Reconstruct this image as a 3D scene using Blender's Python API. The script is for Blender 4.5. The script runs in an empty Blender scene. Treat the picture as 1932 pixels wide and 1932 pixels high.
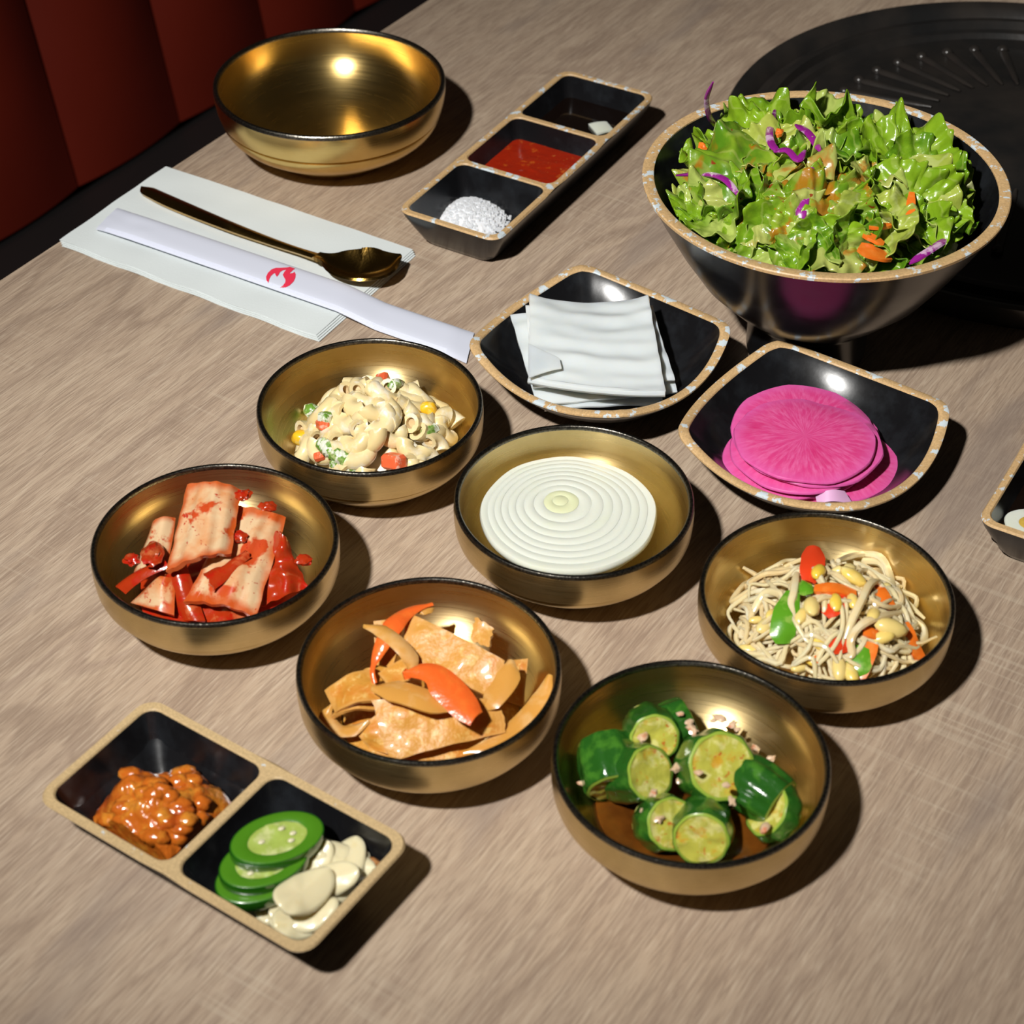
import bpy, bmesh, math, random
from math import sin, cos, pi, radians
from mathutils import Vector, Matrix, Quaternion, noise as mnoise

V = Vector
scene = bpy.context.scene
COL = scene.collection

# ------------------------------------------------------------------ camera
cam_data = bpy.data.cameras.new('camera')
cam = bpy.data.objects.new('camera', cam_data)
COL.objects.link(cam)
scene.camera = cam
PITCH, ROLL = radians(40.2781), radians(0.0936)
fw = V((0, cos(PITCH), -sin(PITCH)))
right0, up0 = V((1, 0, 0)), V((0, sin(PITCH), cos(PITCH)))
rt = right0 * cos(ROLL) + up0 * sin(ROLL)
up = -right0 * sin(ROLL) + up0 * cos(ROLL)
m = Matrix((rt, up, -fw)).transposed().to_4x4()
m.translation = (0, 0, 0.66242)
cam.matrix_world = m
cam_data.sensor_width = 36
cam_data.lens = 67.896
cam_data.clip_start = 0.02
cam_data.dof.use_dof = True
cam_data.dof.focus_distance = 1.06
cam_data.dof.aperture_fstop = 13

# ------------------------------------------------------------------ light and exposure
world = bpy.data.worlds.new('dim_room')
scene.world = world
world.use_nodes = True
wb = world.node_tree.nodes['Background']
wb.inputs[0].default_value = (1.0, 0.86, 0.7, 1)
wb.inputs[1].default_value = 0.014

spot_data = bpy.data.lights.new('flash_head', 'SPOT')
spot = bpy.data.objects.new('flash_head', spot_data)
COL.objects.link(spot)
spot.location = (-0.435, 0.02, 1.20)
aim = V((0.13, 1.17, 0.0)) - spot.location
spot.rotation_euler = aim.to_track_quat('-Z', 'Y').to_euler()
spot_data.energy = 134
spot_data.color = (1.0, 0.975, 0.935)
spot_data.spot_size = radians(66)
spot_data.spot_blend = 1.0
spot_data.shadow_soft_size = 0.035

scene.view_settings.view_transform = 'Standard'
scene.view_settings.look = 'None'
scene.view_settings.exposure = 0.0
scene.view_settings.gamma = 1.0
scene.view_settings.use_curve_mapping = False
scene.cycles.max_bounces = 8
scene.cycles.caustics_reflective = True
scene.cycles.sample_clamp_indirect = 4.0
scene.cycles.use_denoising = True

# ------------------------------------------------------------------ mesh builder
class MB:
    def __init__(self):
        self.v, self.f, self.m, self.e = [], [], [], []
    def add(self, vs, fs, mi=0, edge=None):
        o = len(self.v)
        self.e += edge or [0.0] * len(vs)
        self.v += [tuple(p) for p in vs]
        self.f += [tuple(i + o for i in f) for f in fs]
        self.m += [mi] * len(fs)
        return self
    def loft(self, loops, cap0=False, cap1=False, closed=True, mi=0):
        n = len(loops[0]); vs = [p for l in loops for p in l]; fs = []
        for k in range(len(loops) - 1):
            for i in range(n if closed else n - 1):
                j = (i + 1) % n
                fs.append((k * n + i, k * n + j, (k + 1) * n + j, (k + 1) * n + i))
        if cap0: fs.append(tuple(reversed(range(n))))
        if cap1: fs.append(tuple((len(loops) - 1) * n + i for i in range(n)))
        return self.add(vs, fs, mi)
    def lathe(self, prof, n=72, mi=0, c=(0, 0), sx=1.0):
        vs, fs, rows = [], [], []
        for r, z in prof:
            if r < 1e-6:
                rows.append([len(vs)]); vs.append((c[0], c[1], z))
            else:
                rows.append(list(range(len(vs), len(vs) + n)))
                vs += [(c[0] + r * cos(2 * pi * i / n), c[1] + r * sin(2 * pi * i / n) * sx, z) for i in range(n)]
        for a, b in zip(rows, rows[1:]):
            for i in range(n):
                j = (i + 1) % n
                if len(a) == 1 and len(b) == 1: continue
                if len(a) == 1: fs.append((a[0], b[j], b[i]))
                elif len(b) == 1: fs.append((a[i], a[j], b[0]))
                else: fs.append((a[i], a[j], b[j], b[i]))
        return self.add(vs, fs, mi)
    def tube(self, pts, rad, n=8, flat=1.0, side=None, mi=0):
        pts = [V(p) for p in pts]; loops = []; N = len(pts)
        prev = None
        for k, p in enumerate(pts):
            t = (pts[min(k + 1, N - 1)] - pts[max(k - 1, 0)]).normalized()
            if prev is None:
                s = V(side) if side else (V((0, 0, 1)).cross(t) if abs(t.z) < .9 else V((1, 0, 0)))
            else: s = prev
            s = (s - t * s.dot(t)).normalized(); prev = s
            w = t.cross(s)
            r = rad(k / (N - 1)) if callable(rad) else rad
            loops.append([p + s * (cos(2 * pi * i / n) * r) + w * (sin(2 * pi * i / n) * r * flat) for i in range(n)])
        return self.loft(loops, True, True, mi=mi)
    def sheet(self, fn, nu, nv, t, mi=0):
        """closed shell: fn(u, v) -> point of the upper side; thickness t (number or fn) below it"""
        P = [[V(fn(i / nu, j / nv)) for j in range(nv + 1)] for i in range(nu + 1)]
        vs, lo = [], []
        for i in range(nu + 1):
            for j in range(nv + 1):
                a = P[min(i + 1, nu)][j] - P[max(i - 1, 0)][j]
                b = P[i][min(j + 1, nv)] - P[i][max(j - 1, 0)]
                nr = a.cross(b)
                if nr.length > 1e-12: nr.normalize()
                tt = t(i / nu, j / nv) if callable(t) else t
                vs.append(P[i][j]); lo.append(P[i][j] - nr * tt)
        n1 = nv + 1; o = len(vs); vs += lo; fs = []
        for i in range(nu):
            for j in range(nv):
                a, b, c, d = i * n1 + j, (i + 1) * n1 + j, (i + 1) * n1 + j + 1, i * n1 + j + 1
                fs.append((a, b, c, d)); fs.append((o + d, o + c, o + b, o + a))
        ring = [(i, 0) for i in range(nu)] + [(nu, j) for j in range(nv)] + [(i, nv) for i in range(nu, 0, -1)] + [(0, j) for j in range(nv, 0, -1)]
        ring = [i * n1 + j for i, j in ring]
        for k in range(len(ring)):
            a, b = ring[k], ring[(k + 1) % len(ring)]
            fs.append((b, a, o + a, o + b))
        ed = [1 - min(1, min(i / nu, 1 - i / nu, j / nv, 1 - j / nv) / .16) for i in range(nu + 1) for j in range(nv + 1)] * 2
        return self.add(vs, fs, mi, ed)
    def poly(self, pts, t, mi=0):
        """flat outline (list of points, counterclockwise seen from above) with thickness t downwards"""
        n = len(pts); pts = [V(p) for p in pts]
        lo = [p - V((0, 0, t)) for p in pts]
        fs = [tuple(range(n)), tuple(reversed(range(n, 2 * n)))]
        fs += [((i + 1) % n, i, n + i, n + (i + 1) % n) for i in range(n)]
        return self.add(pts + lo, fs, mi)
    def blob(self, c, rad, sub=2, amp=0.0, freq=1.0, seed=0, mi=0):
        bm = bmesh.new(); bmesh.ops.create_icosphere(bm, subdivisions=sub, radius=1)
        vs = []
        for v in bm.verts:
            k = 1 + amp * mnoise.noise(v.co * freq + V((seed * 3.7, seed * 1.3, seed)))
            vs.append((c[0] + v.co.x * rad[0] * k, c[1] + v.co.y * rad[1] * k, c[2] + v.co.z * rad[2] * k))
        fs = [tuple(x.index for x in f.verts) for f in bm.faces]; bm.free()
        return self.add(vs, fs, mi)
    def box(self, c, s, mi=0, bev=0.0):
        x, y, z = s[0] / 2, s[1] / 2, s[2] / 2
        if not bev:
            vs = [(c[0] + a * x, c[1] + b * y, c[2] + d * z) for d in (-1, 1) for b in (-1, 1) for a in (-1, 1)]
            return self.add(vs, [(0, 2, 3, 1), (4, 5, 7, 6), (0, 1, 5, 4), (2, 6, 7, 3), (0, 4, 6, 2), (1, 3, 7, 5)], mi)
        lp = []
        for dz, ins in ((-z, bev), (-z + bev, 0), (z - bev, 0), (z, bev)):
            lp.append([V((c[0], c[1], c[2] + dz)) + p for p in rrect(2 * (x - ins), 2 * (y - ins), max(bev * 1.5 - ins, bev * .5), 4)])
        return self.loft(lp, True, True, mi=mi)
    def mesh(self, name, mats, angle=40):
        me = bpy.data.meshes.new(name)
        me.from_pydata(self.v, [], self.f)
        for mt in (mats if isinstance(mats, (list, tuple)) else [mats]): me.materials.append(mt)
        me.polygons.foreach_set('material_index', self.m)
        if any(self.e):
            me.attributes.new('edge', 'FLOAT', 'POINT').data.foreach_set('value', self.e)
        bm = bmesh.new(); bm.from_mesh(me)
        bmesh.ops.recalc_face_normals(bm, faces=bm.faces); bm.to_mesh(me); bm.free()
        me.shade_smooth(); me.set_sharp_from_angle(angle=radians(angle))
        me.update()
        return me
    def build(self, name, mats, parent=None, loc=None, angle=40, center=False):
        if center:
            n = len(self.v); c = V((sum(p[0] for p in self.v) / n, sum(p[1] for p in self.v) / n, min(p[2] for p in self.v)))
            self.v = [(p[0] - c.x, p[1] - c.y, p[2] - c.z) for p in self.v]; loc = c
        o = bpy.data.objects.new(name, self.mesh(name, mats, angle))
        COL.objects.link(o)
        if parent: o.parent = parent
        if loc is not None: o.location = loc
        return o

def rrect(w, l, r, n=6, rs=None):
    """rounded rectangle, same point count for any size; rs = radius per corner (+x+y, -x+y, -x-y, +x-y)"""
    rs = rs or (r, r, r, r); pts = []
    for k, (sx, sy) in enumerate(((1, 1), (-1, 1), (-1, -1), (1, -1))):
        q = rs[k]; cx, cy = sx * (w / 2 - q), sy * (l / 2 - q)
        for i in range(n + 1):
            a = k * pi / 2 + i / n * pi / 2
            pts.append(V((cx + q * cos(a), cy + q * sin(a), 0)))
        # points along the following straight side
        k2 = (k + 1) % 4; sx2, sy2 = ((1, 1), (-1, 1), (-1, -1), (1, -1))[k2]; q2 = rs[k2]
        a2 = k2 * pi / 2
        e = V((sx2 * (w / 2 - q2) + q2 * cos(a2), sy2 * (l / 2 - q2) + q2 * sin(a2), 0)); s = pts[-1]
        for i in range(1, 5): pts.append(s.lerp(e, i / 5))
    return pts

def empty(name, loc=(0, 0, 0), rz=0.0):
    o = bpy.data.objects.new(name, None); COL.objects.link(o)
    o.empty_display_size = 0.02; o.location = loc; o.rotation_euler = (0, 0, rz)
    return o
def tag(o, label=None, cat=None, group=None, kind=None):
    for k, v in (('label', label), ('category', cat), ('group', group), ('kind', kind)):
        if v: o[k] = v
    return o
def dup(o, parent=None):
    c = o.copy(); COL.objects.link(c); c.parent = parent
    for ch in [x for x in bpy.data.objects if x.parent == o]: dup(ch, c)
    return c
def link(name, me, parent=None, loc=(0, 0, 0), rot=None):
    o = bpy.data.objects.new(name, me); COL.objects.link(o); o.parent = parent; o.location = loc
    if rot is not None:
        o.rotation_mode = 'QUATERNION'; o.rotation_quaternion = rot
    return o
def smooth_path(pts, k=6):
    """Catmull-Rom through the points"""
    p = [V(x) for x in pts]; p = [p[0] * 2 - p[1]] + p + [p[-1] * 2 - p[-2]]; out = []
    for i in range(1, len(p) - 2):
        for j in range(k):
            t = j / k
            out.append(.5 * ((2 * p[i]) + (p[i + 1] - p[i - 1]) * t + (2 * p[i - 1] - 5 * p[i] + 4 * p[i + 1] - p[i + 2]) * t * t + (3 * p[i] - p[i - 1] - 3 * p[i + 1] + p[i + 2]) * t ** 3))
    out.append(p[-2]); return out
def basis(z, x=(1, 0, 0), spin=0.0):
    """rotation that takes local +z to z (and local x near x)"""
    z = V(z).normalized(); x = V(x); x = (x - z * x.dot(z))
    if x.length < 1e-4: x = V((0, 1, 0)) - z * z.y
    x.normalize(); y = z.cross(x)
    q = Matrix((x, y, z)).transposed().to_quaternion()
    return q @ Quaternion((0, 0, 1), spin)

# ------------------------------------------------------------------ materials
def new_mat(name):
    mt = bpy.data.materials.new(name); mt.use_nodes = True
    nt = mt.node_tree; b = nt.nodes['Principled BSDF']
    return mt, nt, b
def nd(nt, typ, **kw):
    n = nt.nodes.new(typ)
    for k, v in kw.items():
        if k.startswith('_'): setattr(n, k[1:], v)
        else:
            key = int(k[1:]) if k[0] == 'i' and k[1:].isdigit() else k.replace('__', ' ')
            if hasattr(v, 'is_output'): nt.links.new(v, n.inputs[key])
            else: n.inputs[key].default_value = v
    return n
def coords(nt, scale=(1, 1, 1), out='Object', rot=(0, 0, 0)):
    tc = nd(nt, 'ShaderNodeTexCoord'); mp = nd(nt, 'ShaderNodeMapping', Vector=tc.outputs[out])
    mp.inputs['Scale'].default_value = scale; mp.inputs['Rotation'].default_value = rot
    return mp.outputs[0]
def noise_n(nt, vec, scale, detail=3, rough=.5, dist=0.0):
    return nd(nt, 'ShaderNodeTexNoise', Vector=vec, Scale=scale, Detail=detail, Roughness=rough, Distortion=dist).outputs[0]
def ramp(nt, fac, stops, interp='LINEAR'):
    r = nd(nt, 'ShaderNodeValToRGB', Fac=fac); e = r.color_ramp.elements; r.color_ramp.interpolation = interp
    while len(e) < len(stops): e.new(.5)
    for k, (p, c) in enumerate(stops):
        e[k].position = p; e[k].color = tuple(c) + (1,) if len(c) == 3 else c
    return r.outputs[0]
def mixc(nt, fac, a, b, mode='MIX'):
    n = nt.nodes.new('ShaderNodeMix'); n.data_type = 'RGBA'; n.blend_type = mode
    for s, v in ((n.inputs[0], fac), (n.inputs[6], a), (n.inputs[7], b)):
        if hasattr(v, 'is_output'): nt.links.new(v, s)
        elif isinstance(v, (tuple, list)): s.default_value = tuple(v) + (1,) if len(v) == 3 else v
        else: s.default_value = v
    return n.outputs[2]
def math_n(nt, op, a, b=0.0, clamp=False):
    n = nt.nodes.new('ShaderNodeMath'); n.operation = op; n.use_clamp = clamp
    for s, v in ((n.inputs[0], a), (n.inputs[1], b)):
        if hasattr(v, 'is_output'): nt.links.new(v, s)
        else: s.default_value = v
    return n.outputs[0]
def bump(nt, b, h, strength=.3, dist=.001):
    n = nd(nt, 'ShaderNodeBump', Height=h, Strength=strength, Distance=dist); nt.links.new(n.outputs[0], b.inputs['Normal'])
def setc(nt, b, c):
    if hasattr(c, 'is_output'): nt.links.new(c, b.inputs['Base Color'])
    else: b.inputs['Base Color'].default_value = tuple(c) + (1,)
def simple(name, c, rough=.5, metal=0.0, coat=0.0, var=None, vs=60, bmp=0.0, bs=200, bd=.0006, sss=0.0, sr=.004, spec=.5, vs3=(1, 1, 1)):
    """colour with optional noise variation towards var, noise bump, subsurface"""
    mt, nt, b = new_mat(name)
    b.inputs['Roughness'].default_value = rough; b.inputs['Metallic'].default_value = metal
    b.inputs['Coat Weight'].default_value = coat; b.inputs['Coat Roughness'].default_value = .12
    b.inputs['Specular IOR Level'].default_value = spec
    if sss:
        b.inputs['Subsurface Weight'].default_value = sss; b.inputs['Subsurface Radius'].default_value = (1, .7, .5); b.inputs['Subsurface Scale'].default_value = sr
    if var or bmp: vec = coords(nt, vs3)
    if var: setc(nt, b, mixc(nt, ramp(nt, noise_n(nt, vec, vs, 4), [(.35, (0, 0, 0)), (.65, (1, 1, 1))]), c, var))
    else: setc(nt, b, c)
    if bmp: bump(nt, b, noise_n(nt, vec, bs, 4), bmp, bd)
    return mt

def wood_material():
    mt, nt, b = new_mat('oak_laminate')
    tc = nd(nt, 'ShaderNodeTexCoord').outputs['Object']
    def mp(s):
        n = nd(nt, 'ShaderNodeMapping', Vector=tc); n.inputs['Scale'].default_value = s; return n.outputs[0]
    # cathedral figure: distance across the grain, bent by slow noise
    sep = nd(nt, 'ShaderNodeSeparateXYZ', Vector=tc)
    warp = noise_n(nt, mp((2.2, 7, 1)), 1.0, 3, .55)
    yy = math_n(nt, 'ADD', math_n(nt, 'MULTIPLY', sep.outputs[1], 26.0), math_n(nt, 'MULTIPLY', warp, 11.0))
    fig = nd(nt, 'ShaderNodeTexNoise', _noise_dimensions='1D', W=yy, Scale=1.3, Detail=3.0).outputs[0]
    streak = noise_n(nt, mp((5, 110, 1)), 1.0, 4, .6)
    pores = noise_n(nt, mp((55, 850, 1)), 1.0, 2, .6, .6)
    base = ramp(nt, fig, [(.28, (.36, .265, .193)), (.45, (.455, .342, .248)), (.62, (.50, .385, .28)), (.78, (.41, .306, .228))])
    c1 = mixc(nt, ramp(nt, streak, [(.33, (1, 1, 1)), (.52, (0, 0, 0))]), base, (.36, .265, .195))
    c1 = mixc(nt, .78, base, c1)
    pm = ramp(nt, pores, [(.38, (1, 1, 1)), (.5, (0, 0, 0))])
    c2 = mixc(nt, math_n(nt, 'MULTIPLY', pm, .40), c1, (.23, .16, .115))
    lm = ramp(nt, pores, [(.55, (0, 0, 0)), (.68, (1, 1, 1))])
    c3 = mixc(nt, math_n(nt, 'MULTIPLY', lm, .45), c2, (.60, .49, .37))
    # pale saw marks across the grain, in patches
    saw = noise_n(nt, mp((300, 10, 1)), 1.0, 2, .5)
    patch = noise_n(nt, mp((3.0, 9, 1)), 1.0, 2, .5)
    sm = math_n(nt, 'MULTIPLY', ramp(nt, saw, [(.56, (0, 0, 0)), (.66, (1, 1, 1))]), ramp(nt, patch, [(.56, (0, 0, 0)), (.66, (1, 1, 1))]))
    c4 = mixc(nt, math_n(nt, 'MULTIPLY', sm, .38), c3, (.58, .48, .36))
    # greyish worn areas
    gm = ramp(nt, noise_n(nt, mp((4.2, 16, 1)), 1.0, 3, .55), [(.60, (0, 0, 0)), (.68, (1, 1, 1))])
    c5 = mixc(nt, math_n(nt, 'MULTIPLY', gm, .55), c4, (.27, .21, .175))
    setc(nt, b, c5)
    b.inputs['Roughness'].default_value = .55
    b.inputs['Specular IOR Level'].default_value = .35
    bump(nt, b, math_n(nt, 'ADD', pores, math_n(nt, 'MULTIPLY', streak, .4)), .8, .0006)
    return mt

def brass_material(name, c=(.68, .53, .27), c2=(.58, .44, .20), rough=.29, scale=1.0):
    mt, nt, b = new_mat(name)
    tc = nd(nt, 'ShaderNodeTexCoord').outputs['Object']
    s = nd(nt, 'ShaderNodeSeparateXYZ', Vector=tc)
    rr = math_n(nt, 'SQRT', math_n(nt, 'ADD', math_n(nt, 'MULTIPLY', s.outputs[0], s.outputs[0]), math_n(nt, 'MULTIPLY', s.outputs[1], s.outputs[1])))
    ang = math_n(nt, 'ARCTAN2', s.outputs[1], s.outputs[0])
    cv = nd(nt, 'ShaderNodeCombineXYZ', X=math_n(nt, 'MULTIPLY', ang, 1.2), Y=math_n(nt, 'MULTIPLY', rr, 900.0), Z=math_n(nt, 'MULTIPLY', s.outputs[2], 1400.0)).outputs[0]
    br = noise_n(nt, cv, 1.0, 2, .6)
    blot = noise_n(nt, tc, 38, 4, .6)
    setc(nt, b, mixc(nt, ramp(nt, blot, [(.35, (0, 0, 0)), (.7, (1, 1, 1))]), c, c2))
    b.inputs['Metallic'].default_value = 1.0
    rg = math_n(nt, 'ADD', math_n(nt, 'MULTIPLY', br, .14), rough - .07)
    nt.links.new(rg, b.inputs['Roughness'])
    b.inputs['Anisotropic'].default_value = .6; b.inputs['Anisotropic Rotation'].default_value = .25
    tg = nd(nt, 'ShaderNodeTangent'); tg.direction_type = 'RADIAL'; tg.axis = 'Z'
    nt.links.new(tg.outputs[0], b.inputs['Tangent'])
    bump(nt, b, br, .10, .0003)
    return mt

def worn_rim_material(name, amount=.52, tan=(.64, .42, .20)):
    """bare tan edge of melamine ware with pale bluish paint wear"""
    mt, nt, b = new_mat(name)
    v = coords(nt)
    n1 = noise_n(nt, v, 130, 5, .65); n2 = noise_n(nt, v, 900, 2, .5)
    c = mixc(nt, ramp(nt, n2, [(.35, (0, 0, 0)), (.65, (1, 1, 1))]), tan, tuple(x * .78 for x in tan))
    c = mixc(nt, ramp(nt, n1, [(amount, (0, 0, 0)), (amount + .03, (1, 1, 1))]), c, (.60, .68, .72))
    setc(nt, b, c); b.inputs['Roughness'].default_value = .45
    bump(nt, b, n1, .2, .0004)
    return mt

def black_ware_material():
    mt, nt, b = new_mat('black_melamine')
    v = coords(nt); n1 = noise_n(nt, v, 45, 5, .6)
    setc(nt, b, mixc(nt, ramp(nt, n1, [(.45, (0, 0, 0)), (.8, (1, 1, 1))]), (.007, .007, .008), (.020, .023, .027)))
    nt.links.new(math_n(nt, 'ADD', math_n(nt, 'MULTIPLY', n1, .16), .15), b.inputs['Roughness'])
    bump(nt, b, noise_n(nt, v, 400, 3), .05, .0003)
    return mt

WOOD = wood_material()
BRASS = brass_material('brushed_brass')
BRASS_BIG = brass_material('polished_brass', (.70, .50, .19), (.62, .42, .14), .25)
DARKRIM = simple('blackened_rim', (.10, .095, .085), .30, 1.0, var=(.26, .24, .20), vs=900, bmp=.25, bs=900)
BLACK = black_ware_material()
RIM = worn_rim_material('worn_tan_rim', .555)
RIM_TAN = worn_rim_material('tan_rim', .66, (.60, .43, .22))
IRON = simple('cast_iron', (.012, .012, .012), .30, .0, var=(.026, .022, .019), vs=25, bmp=.15, bs=260, spec=.7)

# ------------------------------------------------------------------ table, floor, booth
DV = V((0.5410, 0.8410, 0.0)).normalized(); TANG = math.atan2(DV.y, DV.x)
GRILL_C = V((0.3466, 1.1427, 0))
floor = MB().box((0, 0, -.01), (6, 6, .02)).build('floor', simple('dark_floor', (.03, .027, .025), .5, var=(.02, .018, .016), vs=3), loc=(0, 1, -.75))
tag(floor, kind='structure')

table = tag(empty('dining_table', (GRILL_C.x, GRILL_C.y, -.75), TANG), 'wood-look dining table with brown oak grain under all the dishes', 'table')
e0 = V((-0.3167,1.0034,0.0000)) - GRILL_C
TOP_Y = V((-DV.y, DV.x, 0)).dot(e0)            # distance from the grill's centre to the edge beside the booth
lp = []
for dz, ins in ((0, .0012), (-.0012, 0), (-.038, 0), (-.04, .002)):
    lp.append([V((-.19, 0, dz + .75)) + p for p in rrect(1.75 - 2 * ins, 2 * TOP_Y - 2 * ins, .004, 3)])
MB().loft(lp, True, True).build('table_top', WOOD, table)
MB().lathe([(0, 0), (.28, 0), (.28, .012), (.06, .03), (.05, .05), (.05, .66), (.16, .71), (0, .71)], 40).build('pedestal', IRON, table, loc=(-.19, 0, 0))

RED = simple('rust_red_vinyl', (.135, .012, .005), .5, spec=.25, var=(.115, .010, .004), vs=6, bmp=.05, bs=500)
DARK = simple('shade_black_vinyl', (.012, .011, .011), .55)  # seat taken as red; the table's shade over it is put into this black
booth = tag(empty('booth_bench', (0, 0, -.75)), 'rust red channel-tufted booth back beyond the table edge', 'bench')
B0 = V((-0.4088,1.5851,-0.2800)); NRM = V((-DV.y, DV.x, 0))
PITCHW = 0.1464; TILT = 0.16
for k in range(-4, 6):
    o = B0 + DV * (PITCHW * k)
    def chan(u, v, o=o):
        w = 2 * u - 1
        bulge = min(1, .25 + v * 4) *  .026 * (1 - abs(w) ** 2.0)
        p = o + DV * (PITCHW * (.006 + .988 * u)) + V((0, 0, .55 * v)) + NRM * (TILT * .55 * v) - NRM * (bulge - .02 * max(0, .06 - v) / .06 * 0)
        return p + V((0, 0, .75))
    MB().sheet(chan, 18, 8, .04).build('channel_cushion', RED, booth)
sb = MB()
sc_ = B0 + DV * (PITCHW * 1) + V((0, 0, .75))
lp = []
for z, ins in ((.0, .02), (.32, .01), (.45, 0), (.465, .012), (.47, .03)):
    cpt = sc_ - NRM * .20
    lp.append([V((cpt.x, cpt.y, 0)) + Matrix.Rotation(TANG, 3, 'Z') @ p + V((0, 0, z)) for p in rrect(1.50 - 2 * ins, .42 - 2 * ins, .03, 4)])
sb.loft(lp, True, True).build('seat_cushion', DARK, booth)
bb = MB()
def backb(u, v):
    return sc_ + NRM * (.055 + TILT * .6 * v) + DV * (1.5 * (u - .5)) + V((0, 0, -.47 + 1.05 * v - 0))
bb.sheet(backb, 2, 4, .04).build('back_board', DARK, booth)

# ------------------------------------------------------------------ brass bowls
def bowl_profile(R, h, deep=False):
    if deep:
        o = [(0, .03), (.46, .03), (.49, 0), (.53, .0), (.57, .075), (.66, .165), (.78, .28), (.86, .36), (.915, .44), (.945, .52), (.947, .57), (.930, .582), (.932, .604), (.966, .616), (.986, .72), (1.0, .86), (1.0, .955)]
        i = [(.958, .955), (.955, .86), (.935, .70), (.90, .57), (.83, .44), (.72, .315), (.56, .20), (.35, .13), (.15, .108), (0, .10)]
    else:
        o = [(0, .04), (.50, .04), (.54, 0), (.58, .0), (.62, .06), (.70, .17), (.78, .27), (.86, .365), (.92, .445), (.950, .505), (.954, .535), (.932, .546), (.934, .568), (.984, .578), (.997, .64), (1.004, .75), (1.006, .86), (1.002, .955)]
        i = [(.956, .955), (.953, .80), (.94, .68), (.905, .59), (.85, .495), (.77, .395), (.68, .29), (.58, .20), (.45, .158), (.25, .145), (0, .14)]
    rim = [(1.002, .95), (1.0, .985), (.99, 1.0), (.968, 1.0), (.958, .985), (.955, .95)]
    return ([(a * R, b * h) for a, b in o], [(a * R, b * h) for a, b in i], [(a * R, b * h) for a, b in rim])
def brass_bowl(name, c, R, h, label, mat, group=None, deep=False, cat='bowl'):
    t = tag(empty(name, (c[0], c[1], 0)), label, cat, group)
    o, i, r = bowl_profile(R, h, deep)
    MB().lathe(o + i, 128).build('bowl_body', mat, t)
    MB().lathe(r, 128).build('rim', DARKRIM, t)
    return t
SMALL = 'small brass side dish bowls'
C_MAC, C_KIM, C_ONI, C_FISH, C_SPR, C_CUC = V((-.0755, .8192, 0)), V((-.1446, .7084, 0)), V((.0310, .7414, 0)), V((-.0376, .6225, 0)), V((.1488, .6714, 0)), V((.0774, .5667, 0))
brass_bowl('brass_bowl', (-.1218, 1.1640), .0770, .052, 'large empty polished brass bowl at the back beside the booth', BRASS_BIG, deep=True)
for c, w in ((C_MAC, 'macaroni salad'), (C_KIM, 'cabbage kimchi'), (C_ONI, 'one thick onion slice'), (C_FISH, 'stir-fried fish cake'), (C_SPR, 'bean sprouts'), (C_CUC, 'cucumber chunks')):
    brass_bowl('side_dish_bowl', c, .06, .044, 'small brass bowl with dark rim holding ' + w, BRASS, SMALL)

# ------------------------------------------------------------------ black salad bowl
SAL = V((.1724, .9312, 0)); SZ = .115 / .122
sal = tag(empty('salad_bowl', SAL), 'large black footed bowl with worn tan rim full of green salad', 'bowl')
outp = [(0, .006), (.029, .006), (.031, 0), (.035, 0), (.0358, .004), (.0362, .027), (.0366, .0305), (.0395, .0335), (.050, .0425), (.066, .060), (.079, .081), (.090, .1015), (.0975, .1165), (.0998, .1205)]
inp = [(.0938, .1212), (.0915, .116), (.084, .100), (.072, .078), (.058, .056), (.042, .040), (.020, .034), (0, .033)]
outp = [(r_ * .97 if z_ < .0295 else r_ * 1.008, z_ * SZ) for r_, z_ in outp]; inp = [(r_ * 1.008, z_ * SZ) for r_, z_ in inp]
MB().lathe(outp + inp, 128).build('bowl_body', BLACK, sal)
MB().lathe([(a_ * 1.009, b_ * SZ) for a_, b_ in ((.0997, .1196), (.0999, .1214), (.0993, .1220), (.0942, .1220), (.0935, .1214), (.0934, .1204))], 160).build('rim', RIM, sal)

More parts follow.
